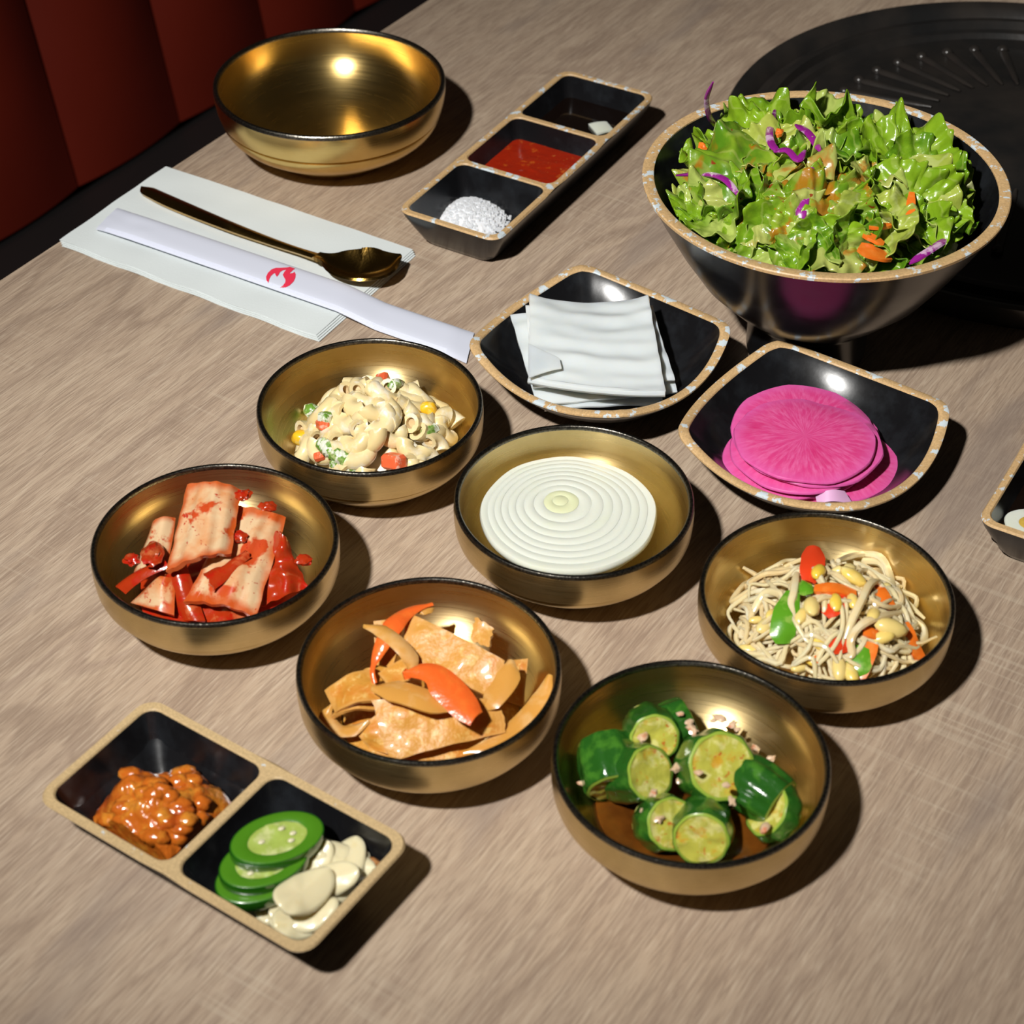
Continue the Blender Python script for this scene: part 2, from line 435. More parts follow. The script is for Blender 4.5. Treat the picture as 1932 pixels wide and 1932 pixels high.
# ------------------------------------------------------------------ compartment trays
def tray(name, c, ang, W, L, h, n, label, rimw, inset, r, rimmat, depth=None, cat='sauce tray', group=None):
    """W across, L along; n compartments along L (local x = L)"""
    t = tag(empty(name, (c[0], c[1], 0), ang), label, cat, group)
    body, rim = MB(), MB()
    lps = []
    for z, ins in ((0.0, inset + .004), (.0012, inset + .001), (.005, inset - .002), (h * .5, inset * .45), (h * .82, inset * .10), (h - .0012, 0)):
        lps.append([V((p.x, p.y, z)) for p in rrect(L - 2 * ins, W - 2 * ins, max(r * (1 - .2 * ins / max(inset, 1e-6)), .003), 6)])
    body.loft(lps, True, False)
    bw = rimw
    cl = (L - 2 * rimw - (n - 1) * bw) / n
    x0 = -L / 2
    cells = []
    for k in range(n):
        xa = -L / 2 if k == 0 else -L / 2 + rimw + k * (cl + bw) - bw / 2
        xb = L / 2 if k == n - 1 else -L / 2 + rimw + (k + 1) * (cl + bw) - bw / 2
        wa = -L / 2 + rimw + k * (cl + bw); wb = wa + cl
        e = 1e-5
        rs = (r if k == n - 1 else e, r if k == 0 else e, r if k == 0 else e, r if k == n - 1 else e)
        oc = V(((xa + xb) / 2, 0, 0)); ic = V(((wa + wb) / 2, 0, 0))
        outer0 = [oc + p + V((0, 0, h - .0012)) for p in rrect(xb - xa, W, r, 6, rs)]
        b_ = .0007
        outer1 = [oc + V((p.x * (1 - 2 * b_ / (xb - xa)), p.y * (1 - 2 * b_ / W), h)) for p in rrect(xb - xa, W, r, 6, rs)]
        if n > 1:
            for q0, q1 in zip(outer0, outer1):
                if (k > 0 and abs(q0.x - xa) < 1e-4): q1.x = q0.x; q0.z = h
                if (k < n - 1 and abs(q0.x - xb) < 1e-4): q1.x = q0.x; q0.z = h
        ri = r * .75
        def inner(dx, z): return [ic + p + V((0, 0, z)) for p in rrect(cl - 2 * dx, W - 2 * rimw - 2 * dx, max(ri - dx * .3, .002), 6)]
        rim.loft([outer0, outer1, inner(-.0004, h), inner(.0003, h - .0009)])
        fl = .004
        body.loft([inner(.0002, h - .0007), inner(inset * .06, h - .004), inner(inset * .24, h * .5), inner(inset * .44, fl + .004), inner(inset * .52, fl + .0012), inner(inset * .52 + .0025, fl)], False, True)
        cells.append((ic.x, cl, W - 2 * rimw))
    body.build('tray_body', BLACK, t, angle=35)
    rim.build('rim', rimmat, t, angle=35)
    return t, cells
T3_C, T3_A = V((.0129, 1.115, 0)), radians(59.9)
t3, cells3 = tray('sauce_tray', T3_C, T3_A, .0732, .2155, .028, 3, 'black three-well sauce tray with salt, red sauce and soy sauce', .0042, .012, .009, RIM)
T2_C, T2_A = V((-.1236, .5435, 0)), radians(-34.2)
t2, cells2 = tray('condiment_tray', T2_C, T2_A, .0735, .1495, .031, 2, 'black two-well tray with tan rim in the near left corner', .0044, .021, .009, RIM_TAN)

# square plates with raised corners
def plate(name, c, rot, label, rimmat, group='square black plates of pickled radish'):
    t = tag(empty(name, (c[0], c[1], 0), rot), label, 'plate', group)
    S, B, TAU, DZ, H = .0537, .0113, .0765, .008, .0275
    cs = ((1, 1), (-1, 1), (-1, -1), (1, -1))
    def outline(tau):
        def side(k, q):
            a = V(cs[k]) * S; c = V(cs[(k + 1) % 4]) * S; mid = (V(cs[k]) + V(cs[(k + 1) % 4])) / 2
            return a.lerp(c, q) + mid * B * 4 * q * (1 - q)
        out = []
        for k in range(4):
            p0, pc, p1 = side((k + 3) % 4, 1 - tau), V(cs[k]) * S, side(k, tau); kc = (1 - 2 * tau) ** 2
            for i in range(10):
                q = i / 10
                out.append((p0 * (1 - q) ** 2 + pc * 2 * q * (1 - q) + p1 * q * q, kc + (1 - kc) * .5 * (1 - abs(2 * q - 1))))
            for i in range(26):
                q = tau + (1 - 2 * tau) * i / 26; out.append((side(k, q), abs(2 * q - 1) ** 2))
        return out
    base_o = outline(TAU)
    def loop(s, zf, rnd_=0.0):
        """outline scaled by s, drawn towards a circle by rnd_"""
        res_ = []
        for p, k in base_o:
            r_ = p.length; q = p * (s * (1 - rnd_ + rnd_ * .0615 / r_))
            res_.append(V((q.x, q.y, zf(H + DZ * k))))
        return res_
    body = MB()
    body.loft([loop(.42, lambda h: .001, .9), loop(.46, lambda h: 0, .9), loop(.50, lambda h: .0015, .85), loop(.66, lambda h: .22 * h, .6), loop(.82, lambda h: .50 * h, .3), loop(.93, lambda h: .78 * h, .1), loop(.99, lambda h: h - .0022), loop(1, lambda h: h - .0008)], True)
    body.loft([loop(.918, lambda h: h - .0008), loop(.895, lambda h: .88 * h, .05), loop(.80, lambda h: .60 * h, .25), loop(.66, lambda h: .34 * h, .5), loop(.48, lambda h: .005 + .08 * h, .8), loop(.30, lambda h: .0052, 1), loop(.08, lambda h: .005, 1)], False, True)
    body.build('plate_body', BLACK, t, angle=50)
    MB().loft([loop(1, lambda h: h - .001), loop(.998, lambda h: h - .0001), loop(.985, lambda h: h + .0003), loop(.932, lambda h: h + .0003), loop(.921, lambda h: h - .0002), loop(.917, lambda h: h - .001)]).build('rim', rimmat, t, angle=50)
    return t
PW, PP = V((.0497, .8945, 0)), V((.1613, .8177, 0))
plate('square_plate', PW, .9118, 'square black plate with chipped tan rim holding white radish sheets', RIM)
plate('square_plate', PP, .9553, 'square black plate with chipped tan rim holding pink radish slices', worn_rim_material('worn_tan_rim_light', .57))

# ------------------------------------------------------------------ grill plate
grill = tag(empty('grill_plate', GRILL_C), 'round black iron grill plate with radial ribs behind the salad bowl', 'grill')
gp = [(0, .002), (.185, .002), (.190, 0), (.196, 0), (.199, .004), (.2055, .017), (.2062, .0195), (.2050, .0212), (.2025, .021), (.197, .0180), (.193, .0120), (.188, .0115), (.1855, .0125), (.1840, .0180), (.1815, .0190), (.1785, .0185), (.1765, .0130), (.172, .0120), (.1695, .0085), (.156, .0085), (.150, .0108), (.135, .0150), (.10, .0195), (.06, .0225), (.03, .0235), (0, .0238)]
MB().lathe(gp, 144).build('grill_body', IRON, grill)
rb = MB()
pth = [V((.138 - .065 * k / 8, 0, .0148 + .0075 * k / 8 + .0006)) for k in range(9)]
rb.tube(pth, lambda s: .0034 * (1 - .45 * s) * (1 if .02 < s < .98 else .55), 10, flat=.8)
rb.blob((.1375, 0, .0160), (.0042, .0040, .0034), 2)
rib_me = rb.mesh('rib', IRON)
for k in range(42):
    o = link('rib', rib_me, grill); o.rotation_euler = (0, 0, radians(87 - k * 360 / 42))
sl = MB(); SLOT = simple('grease_slot', (.002, .002, .002), .6)
lp = []
for z, g in ((.0002, 0), (.0008, -.0004)):
    lp.append([V((.1625, 0, .0085 + z)) + Matrix.Rotation(0, 3, 'Z') @ p for p in rrect(.0085 + g, .030 + g, .0042, 5)])
sl.loft(lp, True, True)
sl_me = sl.mesh('grease_slot', SLOT)
for a in (-97, -70, -43, 20, -10):
    o = link('grease_slot', sl_me, grill); o.rotation_euler = (0, 0, radians(a))


# ------------------------------------------------------------------ napkin, chopstick sleeve, spoon
rnd = random.Random(7)
PAPER = simple('napkin_paper', (.66, .71, .71), .85, bmp=.25, bs=700, bd=.0004)
NQ = [V(p) for p in [(-0.2869,1.0443,0.0030),(-0.2321,1.1360,0.0030),(-0.0626,1.0338,0.0030),(-0.1160,0.9400,0.0030)]]
nap = tag(empty('paper_napkin', NQ[0].lerp(NQ[2], .5) * 1.0), 'white folded paper napkin under the spoon and the sleeve', 'napkin')
NO = NQ[0].lerp(NQ[2], .5); nap.location = (NO.x, NO.y, 0)
for k in range(4):
    def ply(u, v, k=k):
        p = NQ[0].lerp(NQ[3], u).lerp(NQ[1].lerp(NQ[2], u), v)
        edge = (1 - abs(2 * v - 1)) * (1 - abs(2 * u - 1))
        z = .0007 + .00075 * k + .0006 * mnoise.noise(V((p.x * 45, p.y * 45, k * .6))) * (k == 3) + .0005 * sin(u * 26) * (1 - v) ** 6
        sh = .0012 * (3 - k)
        return V((p.x - NO.x + sh * .5, p.y - NO.y - sh, max(.0004, z)))
    MB().sheet(ply, 36, 20, .0005).build('ply', PAPER, nap)

SLEEVE = simple('sleeve_paper', (.66, .69, .80), .6)
S0, S1, S2, S3 = [V(p) for p in [(-0.2650,1.0533,0.0045),(-0.2553,1.0796,0.0045),(-0.0226,0.9456,0.0008),(-0.0267,0.9145,0.0008)]]
slv = tag(empty('chopstick_sleeve', ((S0 + S2) / 2).xy.to_3d()), 'pale white paper chopstick sleeve with a red flame mark', 'chopstick sleeve')
SO = slv.location.copy()
def sleeve_pt(u, v, lift=0.0):
    p = S0.lerp(S3, u).lerp(S1.lerp(S2, u), v)
    on = 1 - min(1, max(0, (u - .67) / .1))          # still lying on the napkin
    base = .0008 + .0040 * on
    body = min(1, u / .06, (1 - u) / .05) ; body = max(0, min(1, body))
    hgt = .0032 * (1 - abs(2 * v - .95) ** 4) ** .5 * (.25 + .75 * body) if abs(2 * v - .95) < 1 else 0
    return V((p.x - SO.x, p.y - SO.y, base + hgt + lift + .0004 * mnoise.noise(V((u * 22, v * 3, 0))) * (u < .15)))
MB().sheet(sleeve_pt, 60, 14, .0004).build('sleeve_body', SLEEVE, slv)
fb = MB()
for k in range(4):
    fb.tube([sleeve_pt(i / 40, .03 + .028 * k, .0001) for i in range(1, 39)], .00018, 4)
fb.build('pasted_seam', SLEEVE, slv)
# flame mark printed on the sleeve: outline found on the sleeve's own surface
FL = [(-0.1313,1.0021,0.0068),(-0.1348,1.0039,0.0068),(-0.1366,1.0031,0.0068),(-0.1402,1.0028,0.0068),(-0.1440,1.0028,0.0068),(-0.1468,1.0012,0.0068),(-0.1490,0.9977,0.0068),(-0.1501,0.9938,0.0068),(-0.1498,0.9906,0.0068),(-0.1485,0.9880,0.0068),(-0.1480,0.9912,0.0068),(-0.1469,0.9946,0.0068),(-0.1454,0.9966,0.0068),(-0.1444,0.9973,0.0068),(-0.1440,0.9953,0.0068),(-0.1431,0.9933,0.0068),(-0.1421,0.9953,0.0068),(-0.1410,0.9984,0.0068),(-0.1392,1.0000,0.0068),(-0.1371,1.0006,0.0068),(-0.1385,0.9980,0.0068),(-0.1393,0.9952,0.0068),(-0.1385,0.9927,0.0068),(-0.1375,0.9899,0.0068),(-0.1377,0.9874,0.0068),(-0.1391,0.9847,0.0068),(-0.1410,0.9833,0.0068),(-0.1377,0.9828,0.0068),(-0.1349,0.9843,0.0068),(-0.1323,0.9879,0.0068),(-0.1311,0.9919,0.0068),(-0.1309,0.9955,0.0068),(-0.1317,0.9982,0.0068),(-0.1327,0.9969,0.0068),(-0.1349,0.9964,0.0068),(-0.1333,0.9991,0.0068)]
def sleeve_uv(p):
    e, w = (S3 - S0), (S1 - S0); A = Matrix(((e.x, w.x), (e.y, w.y))); q = A.inverted() @ V((p[0] - S0.x, p[1] - S0.y)); return q
uvs = [sleeve_uv(p) for p in FL]
bm = bmesh.new()
vs = [bm.verts.new((q.x, min(q.y, .985), 0)) for q in uvs]
from mathutils.geometry import tessellate_polygon
for tri in tessellate_polygon([[V((q.x * 5.3, q.y, 0)) for q in uvs]]): bm.faces.new([vs[k] for k in tri])
for _ in range(3): bmesh.ops.subdivide_edges(bm, edges=[e for e in bm.edges if e.calc_length() > .012], cuts=1)
bmesh.ops.triangulate(bm, faces=bm.faces)
fm = MB(); bm.verts.index_update()
fm.add([sleeve_pt(v.co.x, v.co.y, .00025) for v in bm.verts], [tuple(v.index for v in f.verts) for f in bm.faces]); bm.free()
fo = fm.build('flame_mark', simple('flame_red', (.78, .03, .08), .6), slv); fo['label'] = 'red flame mark'

GOLD = brass_material('spoon_gold', (.55, .34, .09), (.42, .25, .06), .2)
sp_pts = [V(p) for p in [(-0.2438,1.1049,0.0060),(-0.2184,1.0826,0.0075),(-0.1807,1.0539,0.0090),(-0.1483,1.0318,0.0100),(-0.1289,1.0193,0.0110),(-0.1160,1.0104,0.0125),(-0.1064,1.0054,0.0130),(-0.0932,1.0017,0.0135),(-0.0803,1.0040,0.0140),(-0.0685,1.0098,0.0145)]]
sp_w = [.0050, .0058, .0048, .0036, .0032, .0045, .0125, .0172, .0150, .0010]
sp_d = [0, 0, 0, 0, .0002, .0012, .0050, .0075, .0055, 0]
spoon = tag(empty('spoon', (sp_pts[4].x, sp_pts[4].y, .004)), 'long gold metal spoon lying on the white napkin', 'spoon')
PTH = smooth_path(sp_pts, 6); NP = len(PTH)
def cr(vals, t):
    x = t * (len(vals) - 1); i = min(int(x), len(vals) - 2); f = x - i; f = f * f * (3 - 2 * f) if False else f
    p = [vals[max(i - 1, 0)], vals[i], vals[i + 1], vals[min(i + 2, len(vals) - 1)]]
    return .5 * (2 * p[1] + (p[2] - p[0]) * f + (2 * p[0] - 5 * p[1] + 4 * p[2] - p[3]) * f * f + (3 * p[1] - p[0] - 3 * p[2] + p[3]) * f ** 3)
def spoon_pt(u, v):
    k = u * (NP - 1); i = min(int(k), NP - 2); p = PTH[i].lerp(PTH[i + 1], k - i)
    tdir = (PTH[min(i + 2, NP - 1)] - PTH[max(i - 1, 0)]); tdir.z = 0; tdir.normalize()
    sd = V((-tdir.y, tdir.x, 0)); w = max(.0006, cr(sp_w, u)); s = 2 * v - 1
    if u < .02: w *= (u / .02) ** .5 * .9 + .1
    crown = -.0012 * s * s * (u < .5)
    return p + sd * (w * s) + V((0, 0, -max(0, cr(sp_d, u)) * (1 - s * s) + crown)) - V((spoon.location.x, spoon.location.y, spoon.location.z))
def spoon_t(u, v): return .0017 if u > .55 else .0024
hb_, cb_ = MB(), MB()
hb_.sheet(lambda u, v: spoon_pt(u * .54, v), 50, 10, .0024).build('handle', GOLD, spoon, angle=50)
cb_.sheet(lambda u, v: spoon_pt(.535 + u * .465, v), 44, 18, .0016).build('spoon_bowl', GOLD, spoon, angle=50)

# ------------------------------------------------------------------ food materials
def rcoords(nt, scale=(1, 1, 1)):
    """object coordinates shifted per object, so pieces of one kind differ"""
    v = coords(nt, scale); oi = nd(nt, 'ShaderNodeObjectInfo').outputs['Random']
    a = nt.nodes.new('ShaderNodeVectorMath'); a.operation = 'ADD'
    cv = nd(nt, 'ShaderNodeCombineXYZ', X=math_n(nt, 'MULTIPLY', oi, 7.3), Y=math_n(nt, 'MULTIPLY', oi, 3.1), Z=math_n(nt, 'MULTIPLY', oi, 5.7))
    nt.links.new(v, a.inputs[0]); nt.links.new(cv.outputs[0], a.inputs[1]); return a.outputs[0]
def food_mat(name, base, layers=(), rough=.3, sss=.15, sr=.004, bmp=.2, bs=300, bd=.0006, coat=.3, hue=None, edge=None):
    """base colour; layers of (colour, noise scale, threshold, softness, strength)"""
    mt, nt, b = new_mat(name); v = rcoords(nt); c = base
    if hue:
        oi = nd(nt, 'ShaderNodeObjectInfo').outputs['Random']; c = mixc(nt, oi, base, hue)
    for col, sc, th, so, st in layers:
        f = ramp(nt, noise_n(nt, v, sc, 4, .6, .3), [(th, (0, 0, 0)), (th + so, (1, 1, 1))])
        c = mixc(nt, math_n(nt, 'MULTIPLY', f, st), c, col)
    if edge:
        at_ = nd(nt, 'ShaderNodeAttribute', _attribute_name='edge').outputs['Fac']
        f = ramp(nt, math_n(nt, 'ADD', math_n(nt, 'MULTIPLY', at_, .55), noise_n(nt, v, 70, 3)), [(.62, (0, 0, 0)), (.95, (1, 1, 1))])
        c = mixc(nt, math_n(nt, 'MULTIPLY', f, .9), c, edge)
    setc(nt, b, c); b.inputs['Roughness'].default_value = rough
    b.inputs['Coat Weight'].default_value = coat; b.inputs['Coat Roughness'].default_value = .1
    if sss:
        b.inputs['Subsurface Weight'].default_value = sss; b.inputs['Subsurface Radius'].default_value = (1, .75, .5); b.inputs['Subsurface Scale'].default_value = sr
    if bmp: bump(nt, b, noise_n(nt, v, bs, 3), bmp, bd)
    return mt
ORED, RED_, CREAM = (.62, .10, .012), (.42, .012, .004), (.74, .58, .40)
KIM = food_mat('kimchi_stem', (.64, .45, .26), [((.60, .20, .05), 45, .46, .2, .75), ((.50, .045, .005), 70, .55, .06, .95), (RED_, 300, .63, .04, .95)], .26, .2, bmp=.3, bs=200, coat=.5, edge=(.52, .085, .012))
KIMR = food_mat('kimchi_leaf', (.38, .030, .005), [((.60, .20, .07), 70, .58, .12, .8), (RED_, 150, .50, .1, .9)], .22, .12, bmp=.5, bs=260, coat=.7)
REDSAUCE = food_mat('chili_liquid', (.35, .035, .006), [((.5, .10, .01), 90, .5, .1, .8)], .12, 0, bmp=.3, bs=200, coat=.6)
PASTA = food_mat('pasta', (.79, .65, .36), [((.82, .76, .62), 120, .52, .12, .8)], .3, .25, .003, bmp=.18, bs=420, coat=.4, hue=(.75, .59, .29))
PASTA_IN = food_mat('pasta_hollow', (.62, .46, .24), [], .4, .2)
MAYO = food_mat('mayonnaise', (.80, .74, .58), [], .35, .2, bmp=.4, bs=300)
ORANGE = food_mat('carrot_orange', (.80, .17, .015), [((.85, .28, .05), 200, .5, .2, .6)], .3, .15, bmp=.1)
SURIMI = food_mat('red_cube', (.78, .13, .045), [((.85, .55, .42), 220, .56, .08, .7)], .35, .2)
CORN = food_mat('corn_yellow', (.85, .48, .02), [((.86, .66, .2), 200, .55, .1, .6)], .3, .2)
BROC = food_mat('green_stem', (.13, .27, .03), [((.46, .54, .22), 130, .5, .1, .8), ((.78, .78, .66), 200, .50, .06, .85)], .35, .1, bmp=.5, bs=260)
ONION_ = food_mat('raw_onion', (.74, .76, .66), [((.72, .76, .58), 30, .5, .2, .5)], .33, .3, .006, bmp=.12, bs=500)
ONION_C = food_mat('onion_heart', (.74, .76, .48), [], .33, .3, .006, bmp=.12, bs=500)
CAKE = food_mat('fish_cake', (.58, .27, .040), [((.55, .15, .010), 55, .50, .2, .85), ((.72, .46, .14), 240, .54, .1, .75)], .45, .1, bmp=.8, bs=300, bd=.0008, coat=.15, edge=(.60, .30, .07))
CAKE_IN = food_mat('fish_cake_edge', (.74, .52, .30), [], .45, .2)
STIR_ONION = food_mat('stir_fried_onion', (.60, .29, .06), [((.70, .44, .20), 60, .48, .2, .8)], .22, .35, .006, coat=.5, bmp=.4, bs=120)
CARROT_C = food_mat('cooked_carrot', (.80, .13, .02), [((.78, .20, .03), 150, .5, .2, .6)], .22, .15, bmp=.45, bs=330, bd=.0008, coat=.7)
SPROUT = food_mat('sprout_stem', (.80, .66, .38), [((.82, .74, .54), 50, .5, .2, .7)], .16, .5, .006, coat=.6, hue=(.74, .54, .28))
BEANH = food_mat('sprout_head', (.82, .56, .06), [((.80, .66, .28), 90, .5, .15, .8)], .28, .25, hue=(.78, .62, .26))
PEPR = food_mat('red_pepper', (.68, .05, .012), [], .2, .1, coat=.7)
PEPG = food_mat('green_pepper', (.10, .30, .015), [((.35, .48, .10), 120, .55, .1, .5)], .2, .1, coat=.7)
CSKIN = food_mat('cucumber_skin', (.018, .095, .010), [((.06, .20, .018), 90, .5, .12, .8)], .2, .05, bmp=.6, bs=160, bd=.0014, coat=.7)
CFLESH = food_mat('cucumber_flesh', (.50, .48, .075), [((.70, .66, .24), 150, .5, .1, .8), ((.62, .30, .02), 110, .54, .10, .8), ((.52, .09, .01), 260, .62, .04, .85)], .2, .3, .004, bmp=.5, bs=240, bd=.001, coat=.7)
CRIM = food_mat('cucumber_flesh_edge', (.30, .42, .05), [], .25, .3)
GARLICB = food_mat('chopped_garlic', (.66, .46, .30), [((.62, .12, .03), 200, .56, .1, .7)], .3, .2)
SSAM = food_mat('ssamjang', (.52, .125, .012), [((.66, .26, .03), 110, .5, .12, .8), ((.40, .055, .008), 60, .55, .1, .7), ((.14, .13, .02), 75, .68, .04, .8)], .16, .1, bmp=.7, bs=330, bd=.0012, coat=.8)
JSKIN = food_mat('jalapeno_skin', (.018, .12, .006), [((.035, .17, .010), 60, .5, .2, .6)], .16, .1, coat=.7, bmp=.05)
JFLESH = food_mat('jalapeno_flesh', (.07, .22, .010), [], .25, .3)
JCORE = food_mat('jalapeno_core', (.36, .46, .09), [((.58, .60, .28), 160, .5, .12, .8)], .35, .25, bmp=.5, bs=260)
GARLIC = food_mat('garlic', (.80, .70, .44), [((.72, .56, .22), 60, .55, .15, .6)], .26, .35, .006, coat=.5, bmp=.15, bs=160)
WRAD = food_mat('white_radish', (.74, .76, .72), [((.66, .71, .69), 40, .55, .2, .6)], .2, .6, .012, coat=.5, bmp=.12, bs=160)
SALT = simple('coarse_salt', (.80, .81, .83), .5, sss=.2)
CHILI = food_mat('red_chili_sauce', (.34, .018, .004), [((.56, .11, .012), 130, .56, .1, .9), ((.68, .28, .06), 260, .68, .04, .8)], .14, 0, bmp=.5, bs=200, bd=.001, coat=.5)
SOY = simple('soy_sauce', (.006, .003, .002), .04, coat=.5)
SOYCUC = simple('cucumber_brine', (.07, .020, .003), .06, coat=.6, var=(.16, .05, .006), vs=60)
PINKJ = simple('pink_brine', (.10, .004, .035), .05, coat=.6)

def inner_z(r):
    pr_ = bowl_profile(.06, .044)[1]
    for (r1, z1), (r0, z0) in zip(pr_, pr_[1:]):
        if r0 <= r <= r1: return z0 + (z1 - z0) * (r - r0) / max(1e-9, r1 - r0)
    return .04
def where(c, x, y, R):
    d = ((x - c[0]) ** 2 + (y - c[1]) ** 2) ** .5
    if d < .22 * R: return 'at the very top'
    k = int(((math.atan2(y - c[1], x - c[0]) + pi / 8) % (2 * pi)) / (pi / 4))
    w_ = ('right', 'back right', 'back', 'back left', 'left', 'front left', 'front', 'front right')[k % 8]
    return ('high up on the ' if d < .55 * R else 'midway on the ' if d < .8 * R else 'low on the ') + w_ + ' side'
def strip(pts, w, t, side=None, k=5, taper=.6, nv=4, crown=.0):
    """flat cut strip along a path"""
    P = smooth_path(pts, k); n = len(P) - 1
    def fn(u, v):
        i = min(int(round(u * n)), n); tg = (P[min(i + 1, n)] - P[max(i - 1, 0)]).normalized()
        sd = V(side) if side else V((0, 0, 1)).cross(tg)
        sd = (sd - tg * sd.dot(tg)).normalized(); f = taper + (1 - taper) * min(1, u / .25, (1 - u) / .25)
        return P[i] + sd * ((.5 - v) * -w * f) + tg.cross(sd) * (crown * (1 - (2 * v - 1) ** 2)) * (1 if tg.cross(sd).z >= 0 else -1)
    return MB().sheet(fn, n, nv, t)
def fin(name, mb, mats, label, cat, group=None, angle=40):
    return tag(mb.build(name, mats, center=True, angle=angle), label, cat, group)
def quad(c4, bulge=0.0, t=.003, nu=16, nv=16, ribs=0.0, nrib=6, crump=0.0, fr=60, seed=0, curl=0.0, ragged=0.0, vrib=True):
    """closed shell on four corners (far left, far right, near right, near left)"""
    tl, tr, br, bl = [V(p) for p in c4]
    nrm = (tr - tl).cross(tl - bl).normalized()
    if nrm.z < 0: nrm = -nrm
    def fn(u, v):
        uu = u + ragged * mnoise.noise(V((v * 5, seed * 1.7, 3))) * (1 if u > .5 else -1) * abs(2 * u - 1)
        vv = v + ragged * mnoise.noise(V((u * 5, seed * 2.3, 9))) * (1 if v > .5 else -1) * abs(2 * v - 1)
        p = bl.lerp(br, uu).lerp(tl.lerp(tr, uu), vv)
        h = bulge * (1 - (2 * u - 1) ** 2) + curl * (1 - (2 * v - 1) ** 2)
        h += ribs * sin((u if vrib else v) * pi * 2 * nrib + 2 * mnoise.noise(V((u * 2, v * 2, seed))))
        h += crump * mnoise.noise(V((p.x * fr, p.y * fr, seed * 3.1 + p.z * fr)))
        return p + nrm * h
    def th(u, v):
        e = min(u, 1 - u, v, 1 - v)
        return t * (.55 + .45 * min(1, e / .08))
    return MB().sheet(fn, nu, nv, th)
def ribbon(pts, w, t=.45, n=8, k=6, taper=.25, side=None):
    return MB().tube(smooth_path(pts, k), lambda s: w * (taper + (1 - taper) * min(1, s / .18, (1 - s) / .18)), n, t, side)

# ------------------------------------------------------------------ macaroni salad
def dome_z(c, x, y, z0, h, R): return z0 + h * max(-.3, 1 - ((x - c[0]) ** 2 + (y - c[1]) ** 2) / R ** 2)
def elbow_mesh(arc, R, r, ri):
    mb = MB(); n = 14; m_ = 12; outer, inner = [], []
    for k in range(n + 1):
        a = -arc / 2 + arc * k / n
        cpt = V((R * sin(a), R * cos(a) - R * .7, 0)); d = V((sin(a), cos(a), 0))
        flare = 1 + .10 * abs(2 * k / n - 1) ** 3
        outer.append([cpt + d * (r * flare * cos(2 * pi * i / m_)) + V((0, 0, r * flare * sin(2 * pi * i / m_))) for i in range(m_)])
        inner.append([cpt + d * (ri * flare * cos(2 * pi * i / m_)) + V((0, 0, ri * flare * sin(2 * pi * i / m_))) for i in range(m_)])
    mb.loft([outer[0]] + outer + [outer[-1]] + [inner[-1]]); mb.loft([inner[0]] + [outer[0]])
    mb.loft(inner[:4], False, True, mi=1); mb.loft(list(reversed(inner[-4:])), False, True, mi=1)
    return mb.mesh('elbow_macaroni', [PASTA, PASTA_IN], 60)
elbows = [elbow_mesh(a, R, r, ri) for a, R, r, ri in ((2.9, .0056, .0043, .0023), (2.4, .0064, .0044, .0025), (3.3, .0052, .0042, .0021), (2.0, .0074, .0043, .0024))]
MC = (-.0725, .8192)
b_ = MB()
def mound(fnz, c, R, nr=10, na=40, zb=.008, jag=.1, seed=0, clamp=None, bowl=None):
    rows = [[(c[0], c[1], fnz(c[0], c[1]))]]
    mb = MB(); loops = []
    for k in range(1, nr + 1):
        lp = []
        for i in range(na):
            a = 2 * pi * i / na; rr = R * k / nr * (1 + jag * mnoise.noise(V((cos(a) * 2, sin(a) * 2, seed))))
            x, y = c[0] + rr * cos(a), c[1] + rr * sin(a)
            if clamp: x, y = clamp(x, y)
            zz = max(zb, inner_z(((x - bowl[0]) ** 2 + (y - bowl[1]) ** 2) ** .5) + .0006) if bowl is not None else zb
            lp.append(V((x, y, max(zz, fnz(x, y) if k < nr else zz))))
        loops.append(lp)
    mb.loft(list(reversed(loops)), False, True); return mb
mm = mound(lambda x, y: dome_z(MC, x, y, .004, .029, .045) + .002 * mnoise.noise(V((x * 150, y * 150, 1))), MC, .040, 14, 60, .0075, bowl=C_MAC)
tag(mm.build('mayonnaise_dressing', MAYO, center=True), 'creamy white dressing between the macaroni in its brass bowl', 'dressing', kind='stuff')
LM, GM = 'cream-coloured elbow macaroni piece in the macaroni salad heap', 'elbow macaroni of the salad heap'
ga = pi * (3 - 5 ** .5)
NM = 66
for k in range(NM):
    rr = .0415 * ((k + .5) / NM) ** .5; a = k * ga + rnd.uniform(-.3, .3)
    x, y = MC[0] + rr * cos(a), MC[1] + rr * sin(a)
    nz = V((2 * .034 * (x - MC[0]) / .047 ** 2, 2 * .034 * (y - MC[1]) / .047 ** 2, 1)).normalized()
    nz = (nz + V((rnd.gauss(0, .35), rnd.gauss(0, .35), 0))).normalized()
    z = dome_z(MC, x, y, .010, .034, .047) + rnd.uniform(-.0025, .0035)
    z = max(z, inner_z(((x - C_MAC.x) ** 2 + (y - C_MAC.y) ** 2) ** .5 + .006) + .0045)
    if y > MC[1] + .030 and rnd.random() < .3: continue
    o = link('elbow_macaroni', rnd.choice(elbows), None, (x, y, z), basis(nz, (1, 0, 0), rnd.uniform(0, 6.28)))
    o.scale = (rnd.uniform(.92, 1.15),) * 3
    tag(o, 'cream-coloured macaroni elbow ' + where(MC, x, y, .0445) + ' of the macaroni salad heap', 'macaroni', GM)
o = link('elbow_macaroni', elbows[1], None, [(-0.0380,0.8207,0.0296)][0], basis((.6, -.5, .6), (1, 0, 0), 1.2)); tag(o, 'single macaroni elbow lying apart at the right of the salad heap', 'macaroni')
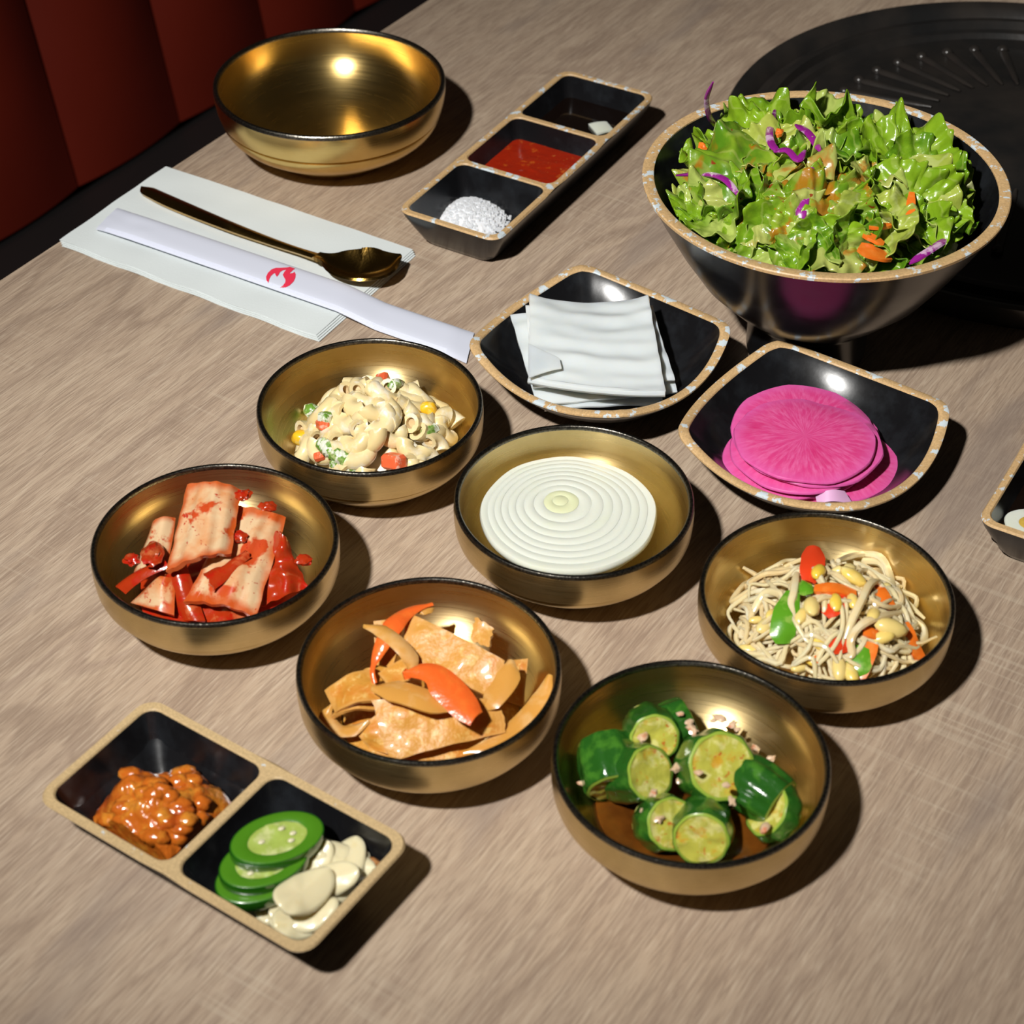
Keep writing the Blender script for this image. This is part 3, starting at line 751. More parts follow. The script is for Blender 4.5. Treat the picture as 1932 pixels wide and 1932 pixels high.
for p, w, lab in zip([(-0.0703,0.8427,0.0404),(-0.0617,0.7859,0.0308),(-0.1003,0.8100,0.0364),(-0.1014,0.7947,0.0272)], (.0052, .0062, .004, .003), ('red cube at the top of the macaroni salad', 'red cube at the front of the macaroni salad', 'small red cube at the left of the macaroni salad', 'tiny red cube low at the left front of the macaroni salad')):
    o = tag(MB().box((0, 0, 0), (2 * w, 1.5 * w, 1.3 * w), bev=w * .25).build('carrot_cube', SURIMI, loc=p), lab, 'vegetable cube'); o.rotation_euler = (rnd.uniform(-.5, .5), rnd.uniform(-.5, .5), rnd.uniform(0, 3))
for i, (p, lab) in enumerate(zip([(-0.0450,0.8250,0.0356),(-0.1131,0.8155,0.0232)], ('yellow corn kernel at the right of the macaroni salad', 'yellow corn kernel at the left of the macaroni salad'))):
    tag(MB().blob((0, 0, 0), (.0052, .0042, .0046), 3, .15, 1.5, i).build('corn_kernel', CORN, loc=p), lab, 'corn')
for i, (pp, lab) in enumerate((([(-0.0989,0.7977,0.0328),(-0.0928,0.7910,0.0328),(-0.0857,0.7858,0.0308)], 'green broccoli stem at the front of the macaroni salad'), ([(-0.1239,0.8544,0.0048),(-0.1185,0.8510,0.0056),(-0.1126,0.8225,0.0240)], 'green broccoli bit at the left end of the macaroni salad'), ([(-0.0930,0.7881,0.0272),(-0.0879,0.7854,0.0272),(-0.0823,0.7844,0.0284)], 'small green broccoli bit under the stem in the macaroni salad'), ([(-0.0642,0.8349,0.0440),(-0.0622,0.8366,0.0436),(-0.0605,0.8419,0.0388)], 'pale green bit at the top of the macaroni salad'), ([(-0.0457,0.8048,0.0344),(-0.0438,0.8075,0.0340),(-0.0418,0.8108,0.0332)], 'green bit at the right of the macaroni salad'))):
    mb = MB()
    for q in smooth_path(pp, 4): mb.blob(q, (.0042 if i < 2 else .003,) * 3, 2, .35, 2.5, i + q[0] * 50)
    fin('broccoli_bit', mb, BROC, lab, 'broccoli')

# ------------------------------------------------------------------ kimchi
tag(mound(lambda x, y: .013 + .010 * (1 - ((x - C_KIM.x) ** 2 + (y - C_KIM.y) ** 2) / .04 ** 2) + .0035 * mnoise.noise(V((x * 130, y * 130, 5))), C_KIM, .040, 12, 50, .0072, bowl=C_KIM).build('kimchi_paste', KIMR, center=True), 'red chili paste under the kimchi pieces', 'chili paste', kind='stuff')
KG = 'cabbage kimchi pieces in the brass bowl'
for nm, c4, kw, mt, lab in (
    ('cabbage_piece', [(-0.1698,0.7012,0.0340),(-0.1592,0.7033,0.0340),(-0.1482,0.6786,0.0180),(-0.1641,0.6828,0.0140)], dict(bulge=.003, t=.003, crump=.003), KIMR, 'red stained cabbage piece at the bottom front of the kimchi'),
    ('cabbage_piece', [(-0.1170,0.7173,0.0400),(-0.1109,0.7165,0.0380),(-0.0998,0.6952,0.0240),(-0.1213,0.6884,0.0200)], dict(bulge=.003, t=.002, crump=.006, ragged=.10, fr=130), KIMR, 'red cabbage leaf at the right side of the kimchi'),
    ('cabbage_piece', [(-0.1781,0.7262,0.0400),(-0.1663,0.7271,0.0420),(-0.1680,0.6963,0.0320),(-0.1861,0.7009,0.0260)], dict(bulge=.004, t=.0045, ribs=.00025, nrib=2, crump=.0012), KIM, 'pale cabbage stem at the left of the kimchi'),
    ('cabbage_piece', [(-0.1728,0.6986,0.0290),(-0.1634,0.6955,0.0300),(-0.1626,0.6782,0.0220),(-0.1864,0.6914,0.0180)], dict(bulge=.004, t=.004, ribs=.0002, nrib=2, crump=.0012), KIM, 'cabbage stem at the lower left front of the kimchi'),
    ('cabbage_piece', [(-0.1370,0.7334,0.0440),(-0.1121,0.7289,0.0410),(-0.1224,0.6757,0.0240),(-0.1592,0.6839,0.0260)], dict(bulge=.004, t=.0045, ribs=.00055, nrib=4, ragged=.03, crump=.0022), KIM, 'broad pale cabbage stem leaning at the right of the kimchi'),
    ('cabbage_piece', [(-0.1689,0.7020,0.0370),(-0.1651,0.6948,0.0380),(-0.1874,0.6888,0.0260),(-0.1940,0.6954,0.0250)], dict(bulge=.002, curl=.002, t=.003), KIMR, 'curved red strip at the far left of the kimchi'),
    ('cabbage_piece', [(-0.1609,0.7387,0.0540),(-0.1339,0.7368,0.0520),(-0.1358,0.7004,0.0430),(-0.1670,0.6917,0.0380)], dict(bulge=.0055, t=.005, ribs=.0006, nrib=4, ragged=.03, crump=.0022), KIM, 'topmost broad cabbage stem lying across the kimchi'),
    ('cabbage_piece', [(-0.1306,0.7071,0.0380),(-0.1268,0.7031,0.0370),(-0.1433,0.6838,0.0330),(-0.1491,0.6941,0.0350)], dict(bulge=.002, t=.002, crump=.002, ragged=.06), KIMR, 'small folded red leaf on the broad right stem of the kimchi')):
    fin(nm, quad(c4, nu=20, nv=24, seed=len(lab), **kw), mt, lab, 'kimchi', KG)
for i, (p, lab) in enumerate(zip([(-0.1326,0.7318,0.0530),(-0.1857,0.7064,0.0330),(-0.1217,0.7334,0.0440),(-0.1021,0.7061,0.0330),(-0.1742,0.7004,0.0420),(-0.1329,0.7129,0.0420),(-0.1380,0.7138,0.0430)], ('red chili lump at the tip of the topmost kimchi stem', 'red chili lump at the left edge of the kimchi', 'red chili lump behind the right kimchi stem', 'small red lump at the right edge of the kimchi', 'big red chili lump on the left kimchi stem', 'red garlic lump on the right kimchi stem', 'small red lump beside the topmost kimchi stem'))):
    tag(MB().blob((0, 0, 0), (.0042, .0034, .0022) if i != 4 else (.0055, .009, .0028), 3, .5, 2.0, i).build('chili_lump', KIMR, loc=p), lab, 'chili lump')

# ------------------------------------------------------------------ onion slice
OC, OZ = V((0.0287,0.7468,0.0300)), .030
onion = tag(empty('onion_slice', (OC.x, OC.y, .0078)), 'one thick white onion slice in the middle brass bowl', 'onion')
heart = V((0.0243,0.7564,0.0300)) - OC
def oring(s, z, seed=0):
    n = 72; cc = heart * (1 - s) * 1.0; out = []
    for i in range(n):
        a = 2 * pi * i / n; wob = 1 + .022 * mnoise.noise(V((cos(a) * 1.6, sin(a) * 1.6, 2))) + .010 * sin(9 * a) * max(0, s - .8) * 2
        R = .0449 * s * wob; out.append(V((cc.x + R * cos(a), cc.y + R * sin(a), z)))
    return out
ss = [1, .905, .82, .735, .645, .55, .45, .33, .20, .09]
top = OZ - .0078
for k, s in enumerate(ss):
    s2 = ss[k + 1] if k + 1 < len(ss) else 0.0
    dz = [-.0002, .0, .0001, -.00008, .00008, .0, .0001, -.0001, .0, .0001][k]
    g = .00006 / .0449
    so, si = s - g * .35, s2 + g * .35
    zt = top + dz; mt = ONION_C if k > 7 else ONION_
    if k == 0: lo = [oring(.60, 0), oring(.66, .0012), oring(.74, .004), oring(.88, .010), oring(.97, .0165), oring(1.0, zt - .0030), oring(.998, zt - .0012), oring(.985, zt)]
    else: lo = [oring(so, zt - .006), oring(so, zt - .00012), oring(so - .004, zt)]
    hi = [oring(si + .004, zt), oring(si, zt - .00012), oring(si, zt - .006)] if s2 else []
    mb = MB(); mb.loft(lo + hi, False, not hi)
    mb.build('onion_layer', mt, onion, angle=50)

# ------------------------------------------------------------------ fish cake
tag(mound(lambda x, y: .012 + .012 * (1 - ((x - C_FISH.x) ** 2 + (y - C_FISH.y) ** 2) / .045 ** 2) + .002 * mnoise.noise(V((x * 130, y * 130, 8))), C_FISH, .041, 10, 50, .0072, bowl=C_FISH).build('fish_cake_scraps', CAKE, center=True), 'orange scraps and sauce under the fish cake sheets', 'fish cake scraps', kind='stuff')
FG = 'stir-fried fish cake sheets in the brass bowl'
for c4, kw, lab in (
    ([(-0.0643,0.6523,0.0430),(-0.0497,0.6516,0.0460),(-0.0545,0.6287,0.0360),(-0.0630,0.6336,0.0330)], dict(t=.003, crump=.001), 'upright fish cake sheet at the back left'),
    ([(-0.0175,0.6543,0.0440),(-0.0084,0.6479,0.0430),(-0.0104,0.6398,0.0380),(-0.0191,0.6452,0.0380)], dict(t=.003, crump=.003, ragged=.1), 'small torn fish cake scrap at the back'),
    ([(0.0008,0.6356,0.0340),(0.0080,0.6376,0.0330),(0.0056,0.6184,0.0220),(-0.0046,0.6221,0.0220)], dict(t=.010, crump=.0006), 'thick fish cake block at the right'),
    ([(-0.0681,0.6287,0.0350),(-0.0598,0.6267,0.0360),(-0.0617,0.6082,0.0300),(-0.0821,0.6083,0.0250)], dict(t=.003, crump=.002, bulge=.003), 'fish cake sheet under the left one'),
    ([(-0.0857,0.6203,0.0300),(-0.0644,0.6266,0.0380),(-0.0588,0.6080,0.0360),(-0.0799,0.6078,0.0280)], dict(t=.003, crump=.002, bulge=.003), 'folded fish cake sheet at the left'),
    ([(-0.0488,0.6514,0.0500),(-0.0032,0.6255,0.0440),(-0.0068,0.6110,0.0330),(-0.0502,0.6285,0.0400)], dict(t=.0035, crump=.0016, bulge=.002), 'large tilted fish cake sheet at the back'),
    ([(-0.0608,0.6228,0.0380),(-0.0489,0.6303,0.0420),(-0.0464,0.6171,0.0400),(-0.0565,0.6162,0.0380)], dict(t=.003, crump=.001), 'narrow fish cake sheet on edge in the middle'),
    ([(-0.0705,0.6020,0.0220),(-0.0617,0.6064,0.0280),(-0.0478,0.5877,0.0200),(-0.0643,0.5958,0.0170)], dict(t=.003, crump=.002), 'fish cake corner at the lower left front'),
    ([(-0.0633,0.6070,0.0370),(-0.0055,0.6090,0.0360),(-0.0024,0.5979,0.0260),(-0.0542,0.5841,0.0220)], dict(t=.0035, crump=.0018, bulge=.003, ragged=.02), 'large flat fish cake sheet at the front')):
    fin('fish_cake_sheet', quad(c4, nu=22, nv=22, seed=len(lab), fr=110, **kw), CAKE, lab, 'fish cake', FG)
SO_ = 'stir-fried onion strips among the fish cake'
for pts, w, t, lab in (
    ([(-0.0678,0.6414,0.0500),(-0.0597,0.6375,0.0510),(-0.0513,0.6298,0.0500),(-0.0458,0.6243,0.0460),(-0.0451,0.6199,0.0410)], .0042, .35, 'onion strip arching at the back left of the fish cake'),
    ([(-0.0627,0.6105,0.0410),(-0.0505,0.6067,0.0430),(-0.0377,0.6012,0.0430),(-0.0246,0.6006,0.0380)], .0068, .35, 'broad glossy onion strip under the carrot slice'),
    ([(0.0177,0.6241,0.0360),(0.0133,0.6139,0.0300),(0.0025,0.6021,0.0250),(-0.0081,0.5940,0.0230),(-0.0214,0.5904,0.0200)], .0052, .4, 'long onion strip along the right wall of the fish cake bowl'),
    ([(-0.0002,0.6255,0.0440),(-0.0022,0.6162,0.0410),(-0.0081,0.6089,0.0370),(-0.0135,0.6054,0.0330)], .0060, .4, 'curved onion strip at the right end of the big fish cake sheet'),
    ([(-0.0817,0.6138,0.0270),(-0.0843,0.6093,0.0240),(-0.0786,0.6029,0.0220),(-0.0711,0.6020,0.0230),(-0.0644,0.6046,0.0260)], .0038, .5, 'onion loop at the left of the fish cake'),
    ([(-0.0435,0.6525,0.0480),(-0.0401,0.6545,0.0480),(-0.0364,0.6566,0.0470)], .0030, .6, 'onion end at the top of the fish cake')):
    fin('onion_strip', strip(pts, w * 1.9, .0014, taper=.25, nv=6, crown=.0012), STIR_ONION, lab, 'onion strip', SO_)
cs = MB()
c_a = smooth_path([(-0.0493,0.6144,0.0470),(-0.0401,0.6175,0.0500),(-0.0307,0.6156,0.0500),(-0.0226,0.6092,0.0480),(-0.0159,0.6011,0.0450),(-0.0129,0.5950,0.0420)], 5)
c_b = smooth_path([(-0.0487,0.6135,0.0460),(-0.0391,0.6083,0.0480),(-0.0363,0.6019,0.0470),(-0.0316,0.5975,0.0450),(-0.0256,0.5913,0.0430),(-0.0184,0.5878,0.0410)], 5)
cs.sheet(lambda u, v: V(c_b[min(int(u * (len(c_b) - 1)), len(c_b) - 1)]).lerp(V(c_a[min(int(u * (len(c_a) - 1)), len(c_a) - 1)]), v) + V((0, 0, .0016 * (1 - (2 * v - 1) ** 2))), 24, 8, .004)
fin('carrot_slice', cs, CARROT_C, 'thick curved orange carrot slice on top of the fish cake', 'carrot')
fin('carrot_strip', MB().tube(smooth_path([(-0.0367,0.6566,0.0500),(-0.0441,0.6534,0.0500),(-0.0501,0.6484,0.0500),(-0.0545,0.6415,0.0500),(-0.0590,0.6329,0.0470),(-0.0619,0.6273,0.0430),(-0.0633,0.6217,0.0410),(-0.0620,0.6167,0.0380)], 5), lambda s: .0012 + .0040 * max(0, 1 - abs(s - .42) / .36) ** .8, 8, .35), CARROT_C, 'twisted carrot strip at the back left of the fish cake', 'carrot')

# ------------------------------------------------------------------ bean sprouts
SC = (.152, .669)
tag(mound(lambda x, y: dome_z(SC, x, y, .008, .026, .050) + .003 * mnoise.noise(V((x * 170, y * 170, 3))), SC, .044, 12, 60, .0075, bowl=C_SPR).build('sprout_tangle', SPROUT, center=True), 'tangled short sprout ends inside the bean sprout heap', 'sprouts', kind='stuff')
LS, GS = 'pale translucent bean sprout in the sprout heap', 'bean sprouts of the heap'
for k in range(135):
    a0, r0 = rnd.uniform(0, 6.28), .047 * rnd.random() ** .5
    x, y = SC[0] + r0 * cos(a0), SC[1] + r0 * sin(a0); hd = rnd.uniform(0, 6.28); lay = rnd.uniform(-.004, .004); pts = []
    turn = rnd.gauss(0, .55); nseg = rnd.randint(5, 7)
    for j in range(nseg):
        z = dome_z(SC, x, y, .013, .029, .052) + lay + rnd.uniform(-.0015, .0035) + (.002 if 0 < j < nseg - 1 else -.001)
        z = max(z, inner_z(min(.056, ((x - C_SPR.x) ** 2 + (y - C_SPR.y) ** 2) ** .5)) + .003)
        pts.append(V((x, y, z))); hd += turn + rnd.gauss(0, .35); st = rnd.uniform(.008, .012)
        nx, ny = x + st * cos(hd), y + st * sin(hd)
        if (nx - C_SPR.x) ** 2 + (ny - C_SPR.y) ** 2 > .046 ** 2: hd += 2.2; nx, ny = x + st * cos(hd), y + st * sin(hd)
        x, y = nx, ny
    w = rnd.uniform(.0010, .0016)
    fin('bean_sprout', MB().tube(smooth_path(pts, 4), lambda s, w=w: w * (.45 + .55 * min(1, s / .15 + .2, (1 - s) / .3 + .2)), 7, .85), SPROUT, 'pale translucent bean sprout starting ' + where(SC, SC[0] + r0 * cos(a0), SC[1] + r0 * sin(a0), .047) + ' of the sprout heap', 'bean sprout', GS)
for pts, lab in (([(0.1675,0.6966,0.0372),(0.1841,0.7278,0.0132),(0.1942,0.7267,0.0132),(0.1983,0.7172,0.0100),(0.1952,0.6885,0.0208)], 'long sprout arching at the back right of the sprout heap'), ([(0.1768,0.7301,0.0092),(0.1846,0.7247,0.0120),(0.1945,0.7226,0.0120),(0.1974,0.7105,0.0092),(0.1909,0.6835,0.0264)], 'second long sprout arching at the back right of the sprout heap'), ([(0.1745,0.6811,0.0428),(0.1686,0.6728,0.0476),(0.1625,0.6594,0.0488),(0.1576,0.6505,0.0460),(0.1542,0.6433,0.0408)], 'sprout running down the middle of the heap'), ([(0.1828,0.6636,0.0384),(0.1688,0.6528,0.0448),(0.1600,0.6468,0.0440),(0.1564,0.6418,0.0404),(0.1570,0.6377,0.0360),(0.1530,0.6370,0.0348)], 'sprout hooking across the front of the heap'), ([(0.1359,0.6844,0.0444),(0.1325,0.6685,0.0468),(0.1305,0.6612,0.0452),(0.1318,0.6523,0.0424)], 'sprout looping beside the green pepper strip'), ([(0.1137,0.6706,0.0288),(0.1207,0.6787,0.0364),(0.1266,0.6731,0.0416),(0.1275,0.6675,0.0412)], 'sprout curving at the left of the heap'), ([(0.1912,0.6692,0.0284),(0.1993,0.6701,0.0208),(0.1997,0.6630,0.0200),(0.1942,0.6532,0.0228)], 'sprout curving at the right rim')):
    fin('bean_sprout', MB().tube(smooth_path(pts, 5), lambda s: .0021 * (.5 + .5 * min(1, s / .15 + .2, (1 - s) / .3 + .2)), 8, .85), SPROUT, lab, 'bean sprout')
for i, (p, sc_, spn) in enumerate(zip([(0.1586,0.6862,0.0452),(0.1617,0.6779,0.0480),(0.1399,0.6586,0.0472),(0.1348,0.6563,0.0428),(0.1512,0.6602,0.0480),(0.1594,0.6625,0.0468),(0.1687,0.6561,0.0440),(0.1764,0.6507,0.0408),(0.1714,0.6463,0.0384),(0.1198,0.6595,0.0336),(0.1162,0.6665,0.0308),(0.1118,0.6531,0.0236),(0.1510,0.6322,0.0320),(0.1560,0.6311,0.0308),(0.1421,0.6437,0.0376),(0.1457,0.6819,0.0476),(0.1332,0.6355,0.0296),(0.1391,0.6365,0.0324),(0.1222,0.6650,0.0360),(0.1767,0.6789,0.0392)], (1.15, 1.3, 1.35, 1.1, 1.0, .9, 1.1, 1.5, 1.2, 1.2, .7, 1.1, 1.2, 1.2, 1.0, 1.1, .8, .7, .7, .9), (.3, -.5, 1.4, 1.2, 1.5, 1.6, 1.3, -.1, .1, .9, .2, -.3, 1.5, -1.3, -1, 1.2, .4, -.5, 1, .5))):
    o = tag(MB().blob((0, 0, 0), (.0058 * sc_, .0031 * sc_, .0025 * sc_), 2, .12, 1.3, i).build('sprout_head', BEANH, loc=p), 'yellow bean head ' + where(SC, p[0], p[1], .047) + ' of the bean sprout heap', 'bean head', 'yellow heads of the bean sprouts'); o.rotation_euler = (rnd.uniform(-.4, .4), rnd.uniform(-.4, .4), spn)
for pts, w, t, mt, nm, lab in (
    ([(0.1455,0.7006,0.0468),(0.1435,0.6871,0.0476),(0.1407,0.6782,0.0444)], .0058, .5, PEPR, 'red_pepper_piece', 'tall red pepper piece standing at the back of the sprouts'),
    ([(0.1455,0.6551,0.0444),(0.1505,0.6595,0.0468),(0.1555,0.6659,0.0464)], .0050, .5, PEPR, 'red_pepper_piece', 'red pepper piece in the middle of the sprouts'),
    ([(0.1495,0.6462,0.0408),(0.1517,0.6406,0.0388),(0.1523,0.6382,0.0364)], .0058, .5, PEPR, 'red_pepper_piece', 'red pepper piece at the front of the sprouts'),
    ([(0.1589,0.6518,0.0420),(0.1621,0.6514,0.0424),(0.1651,0.6515,0.0404)], .0038, .5, PEPR, 'red_pepper_piece', 'small red pepper piece right of the middle of the sprouts'),
    ([(0.1323,0.6689,0.0464),(0.1277,0.6565,0.0440),(0.1260,0.6494,0.0396),(0.1260,0.6452,0.0356)], .0060, .4, PEPG, 'green_pepper_strip', 'long curved green pepper strip at the left of the sprouts'),
    ([(0.1355,0.6717,0.0448),(0.1384,0.6720,0.0468),(0.1413,0.6730,0.0464)], .0050, .5, PEPG, 'green_pepper_strip', 'short green pepper piece behind the long green strip'),
    ([(0.1627,0.6413,0.0372),(0.1597,0.6359,0.0340),(0.1569,0.6314,0.0300)], .0070, .35, PEPG, 'green_pepper_strip', 'green pepper piece at the front of the sprouts'),
    ([(0.1423,0.6707,0.0476),(0.1514,0.6690,0.0496),(0.1619,0.6685,0.0468)], .0032, .6, ORANGE, 'carrot_strip', 'carrot strip lying at the back of the sprouts'),
    ([(0.1735,0.6804,0.0416),(0.1751,0.6715,0.0432),(0.1795,0.6653,0.0396)], .0032, .6, ORANGE, 'carrot_strip', 'carrot strip at the back right of the sprouts'),
    ([(0.1632,0.6483,0.0416),(0.1678,0.6472,0.0408),(0.1725,0.6467,0.0376)], .0032, .6, ORANGE, 'carrot_strip', 'short carrot strip beside the yellow bean heads'),
    ([(0.1671,0.6425,0.0388),(0.1632,0.6351,0.0348),(0.1597,0.6288,0.0288)], .0036, .6, ORANGE, 'carrot_strip', 'carrot strip pointing to the front rim of the sprout bowl'),
    ([(0.1845,0.6604,0.0348),(0.1875,0.6524,0.0312),(0.1934,0.6478,0.0228)], .0036, .6, ORANGE, 'carrot_strip', 'carrot strip at the right of the sprouts'),
    ([(0.1397,0.6379,0.0344),(0.1412,0.6365,0.0348),(0.1429,0.6359,0.0340)], .0028, .6, ORANGE, 'carrot_strip', 'tiny carrot end at the front left of the sprouts')):
    fin(nm, strip(pts, w * 2, .0022 if 'carrot' in nm else .0026, side=(1, .25, 0) if 'tall red' in lab else None, taper=.75 if 'carrot' in nm else .55, crown=.0003 if 'carrot' in nm else .0012), mt, lab, 'carrot' if 'carrot' in nm else 'pepper')

# ------------------------------------------------------------------ cucumber chunks
tag(MB().lathe([(.0402, .0126), (.0398, .0130), (0, .0130)], 64, c=(C_CUC.x, C_CUC.y)).build('cucumber_sauce', SOYCUC, center=True), 'dark orange sauce pooled under the cucumber chunks', 'sauce', kind='stuff')
CG = 'seasoned cucumber chunks in the brass bowl'
def cucumber(face, n, r, L, lab, sq=1.0, seed=0):
    t = tag(empty('cucumber_chunk', face), lab, 'cucumber', CG)
    t.rotation_mode = 'QUATERNION'; t.rotation_quaternion = basis(n, (1, 0, 0)); N = 60
    def lp(k, z, bump_=0.0):
        out = []
        for i in range(N):
            a = 2 * pi * i / N
            q = r * k * (1 + bump_ * (.035 * sin(9 * a + seed) + .05 * mnoise.noise(V((cos(a) * 3, sin(a) * 3, z * 160 + seed)))))
            out.append(V((q * cos(a), q * sin(a) * sq, z)))
        return out
    MB().loft([lp(.90, .0004), lp(.955, .0004, .5), lp(.99, -.0012, 1), lp(1.03, -L * .3, 1), lp(1.05, -L * .55, 1), lp(1.0, -L * .85, 1), lp(.92, -L, 1)]).build('skin', CSKIN, t)
    MB().loft([lp(.955, .0002, .5), lp(.89, .0007, .3), lp(.84, .0009, .2)]).build('flesh_edge', CRIM, t)
    fl = MB(); rings = []
    for k in (.85, .7, .5, .3, .12):
        rings.append([p + V((0, 0, .0007 - .0009 * (1 - k) + .0010 * mnoise.noise(p * 230 + V((seed, 0, 0))))) for p in lp(k, 0)])
    fl.loft(rings, False, True); fl.loft([lp(.92, -L), lp(.5, -L + .0006)], False, True)
    fl.build('flesh', CFLESH, t)
for pz, n, r, L, lab in (
    ([(0.0793,0.6001,0.0320)], (.9, .35, .25), .0115, .018, 'dark cucumber chunk at the back showing only skin'),
    ([(0.0627,0.5833,0.0380)], (.12, -.86, .5), .0118, .018, 'cucumber chunk at the back left'),
    ([(0.0421,0.5674,0.0220)], (.15, -.9, -.25), .0135, .022, 'cucumber chunk at the far left with its cut face down'),
    ([(0.0597,0.5646,0.0360)], (.52, -.55, .65), .0128, .024, 'cucumber chunk left of the largest one'),
    ([(0.1159,0.5563,0.0260)], (.72, -.62, -.10), .0125, .021, 'cucumber chunk at the right lying on its side'),
    ([(0.1141,0.5499,0.0230)], (-.72, -.20, .60), .0130, .009, 'cucumber wedge at the far right with orange cut face'),
    ([(0.0669,0.5418,0.0240)], (.34, -.62, .70), .0122, .016, 'cucumber chunk at the front left'),
    ([(0.0813,0.5344,0.0240)], (-.16, -.90, .42), .0128, .020, 'cucumber chunk at the front with skin above its face'),
    ([(0.0905,0.5650,0.0400)], (.22, -.62, .75), .0160, .020, 'largest cucumber chunk with red-flecked round face')):
    cucumber(pz[0], n, r, L, lab, seed=len(lab))
for i, (x, y, z) in enumerate([(0.0742,0.5925,0.0440),(0.0783,0.5891,0.0420),(0.0794,0.5848,0.0420),(0.0904,0.5977,0.0340),(0.0990,0.5972,0.0320),(0.0367,0.5733,0.0340),(0.0461,0.5771,0.0380),(0.0720,0.5683,0.0360),(0.0937,0.5458,0.0390),(0.1083,0.5424,0.0260),(0.0630,0.5438,0.0300),(0.0573,0.5499,0.0280),(0.0302,0.5693,0.0240),(0.0777,0.5670,0.0440),(0.0572,0.5810,0.0410),(0.0933,0.5992,0.0340),(0.1009,0.5943,0.0320),(0.0729,0.5659,0.0300),(0.0915,0.5516,0.0430),(0.0799,0.5588,0.0430),(0.0604,0.5497,0.0400),(0.1086,0.5884,0.0260),(0.1155,0.5845,0.0240)]):
    o = tag(MB().blob((0, 0, 0), (.0028, .0019, .0012), 2, .9, 2.2, i).build('garlic_bit', GARLICB, loc=(x, y, z)), 'chopped garlic bit scattered over the cucumber chunks', 'garlic bit', 'chopped garlic over the cucumbers'); o.rotation_euler = (0, 0, i); o.scale = (.5 + .6 * rnd.random(),) * 3
o = tag(MB().blob((0, 0, 0), (.0036, .0022, .0018), 2, .3, 2, 4).build('garlic_piece', GARLICB, loc=[(0.1078,0.5399,0.0290)][0]), 'larger pink garlic piece on the far right cucumber wedge', 'garlic bit'); o.rotation_euler = (0, 0, 1.1)

# ------------------------------------------------------------------ radish on the square plates
WG = 'white pickled radish sheets on the left square plate'
for c4, kw, lab in (
    ([(0.0033,0.9260,0.0260),(0.0789,0.9277,0.0260),(0.0839,0.8583,0.0150),(0.0181,0.8547,0.0130)], dict(t=.0025, crump=.002), 'lowest white radish sheet of the stack'),
    ([(-0.0013,0.9199,0.0320),(0.0811,0.9280,0.0330),(0.0918,0.8626,0.0190),(0.0135,0.8541,0.0170)], dict(t=.003, crump=.002, ribs=.0006, nrib=4, vrib=False), 'white radish sheet sticking out at the left of the stack'),
    ([(0.0075,0.9204,0.0380),(0.0800,0.9191,0.0380),(0.0903,0.8642,0.0260),(0.0114,0.8611,0.0230)], dict(t=.0025, crump=.002, ribs=.0006, nrib=4, vrib=False), 'white radish sheet under the top one')):
    fin('radish_sheet', quad(c4, nu=24, nv=30, seed=len(lab), fr=60, **kw), WRAD, lab, 'radish', WG)
tl, tr, br, bl = [V(p) for p in [(0.0100,0.9218,0.0450),(0.0774,0.9211,0.0450),(0.0837,0.8452,0.0320),(0.0091,0.8602,0.0300)]]
def topsheet(u, v):
    p = bl.lerp(br, u).lerp(tl.lerp(tr, u), v)
    w_ = v + .05 * sin(u * 3.0 - .4)
    h = (.00045 * sin(w_ * 24) + .00035 * sin(w_ * 39 + 1)) * (.5 + u * .8) - .0060 * v ** 3 * (1 - (2 * u - 1) ** 2) + .001 * mnoise.noise(V((u * 4, v * 9, 3)))
    return p + V((0, -.003 * (1 - (2 * u - 1) ** 2) * (1 - v), h))
ts = fin('radish_sheet', MB().sheet(topsheet, 28, 60, .0022), WRAD, 'topmost rippled white radish sheet with its front edge folded', 'radish', WG)
fold = MB().tube(smooth_path([topsheet(u, .03) + V((0, -.0012, -.0022)) for u in (.0, .2, .4, .6, .8, 1)], 5), .0026, 8, .9, None)
fo2 = fold.build('folded_edge', WRAD, ts); fo2.location = -ts.location
flap = quad([V(p) for p in [(0.0088,0.8824,0.0380),(0.0261,0.8690,0.0370),(0.0273,0.8621,0.0350),(0.0089,0.8556,0.0340)]], bulge=.0008, t=.0012, nu=10, nv=10, crump=.0012)
fo3 = flap.build('folded_corner', WRAD, ts); fo3.location = -ts.location

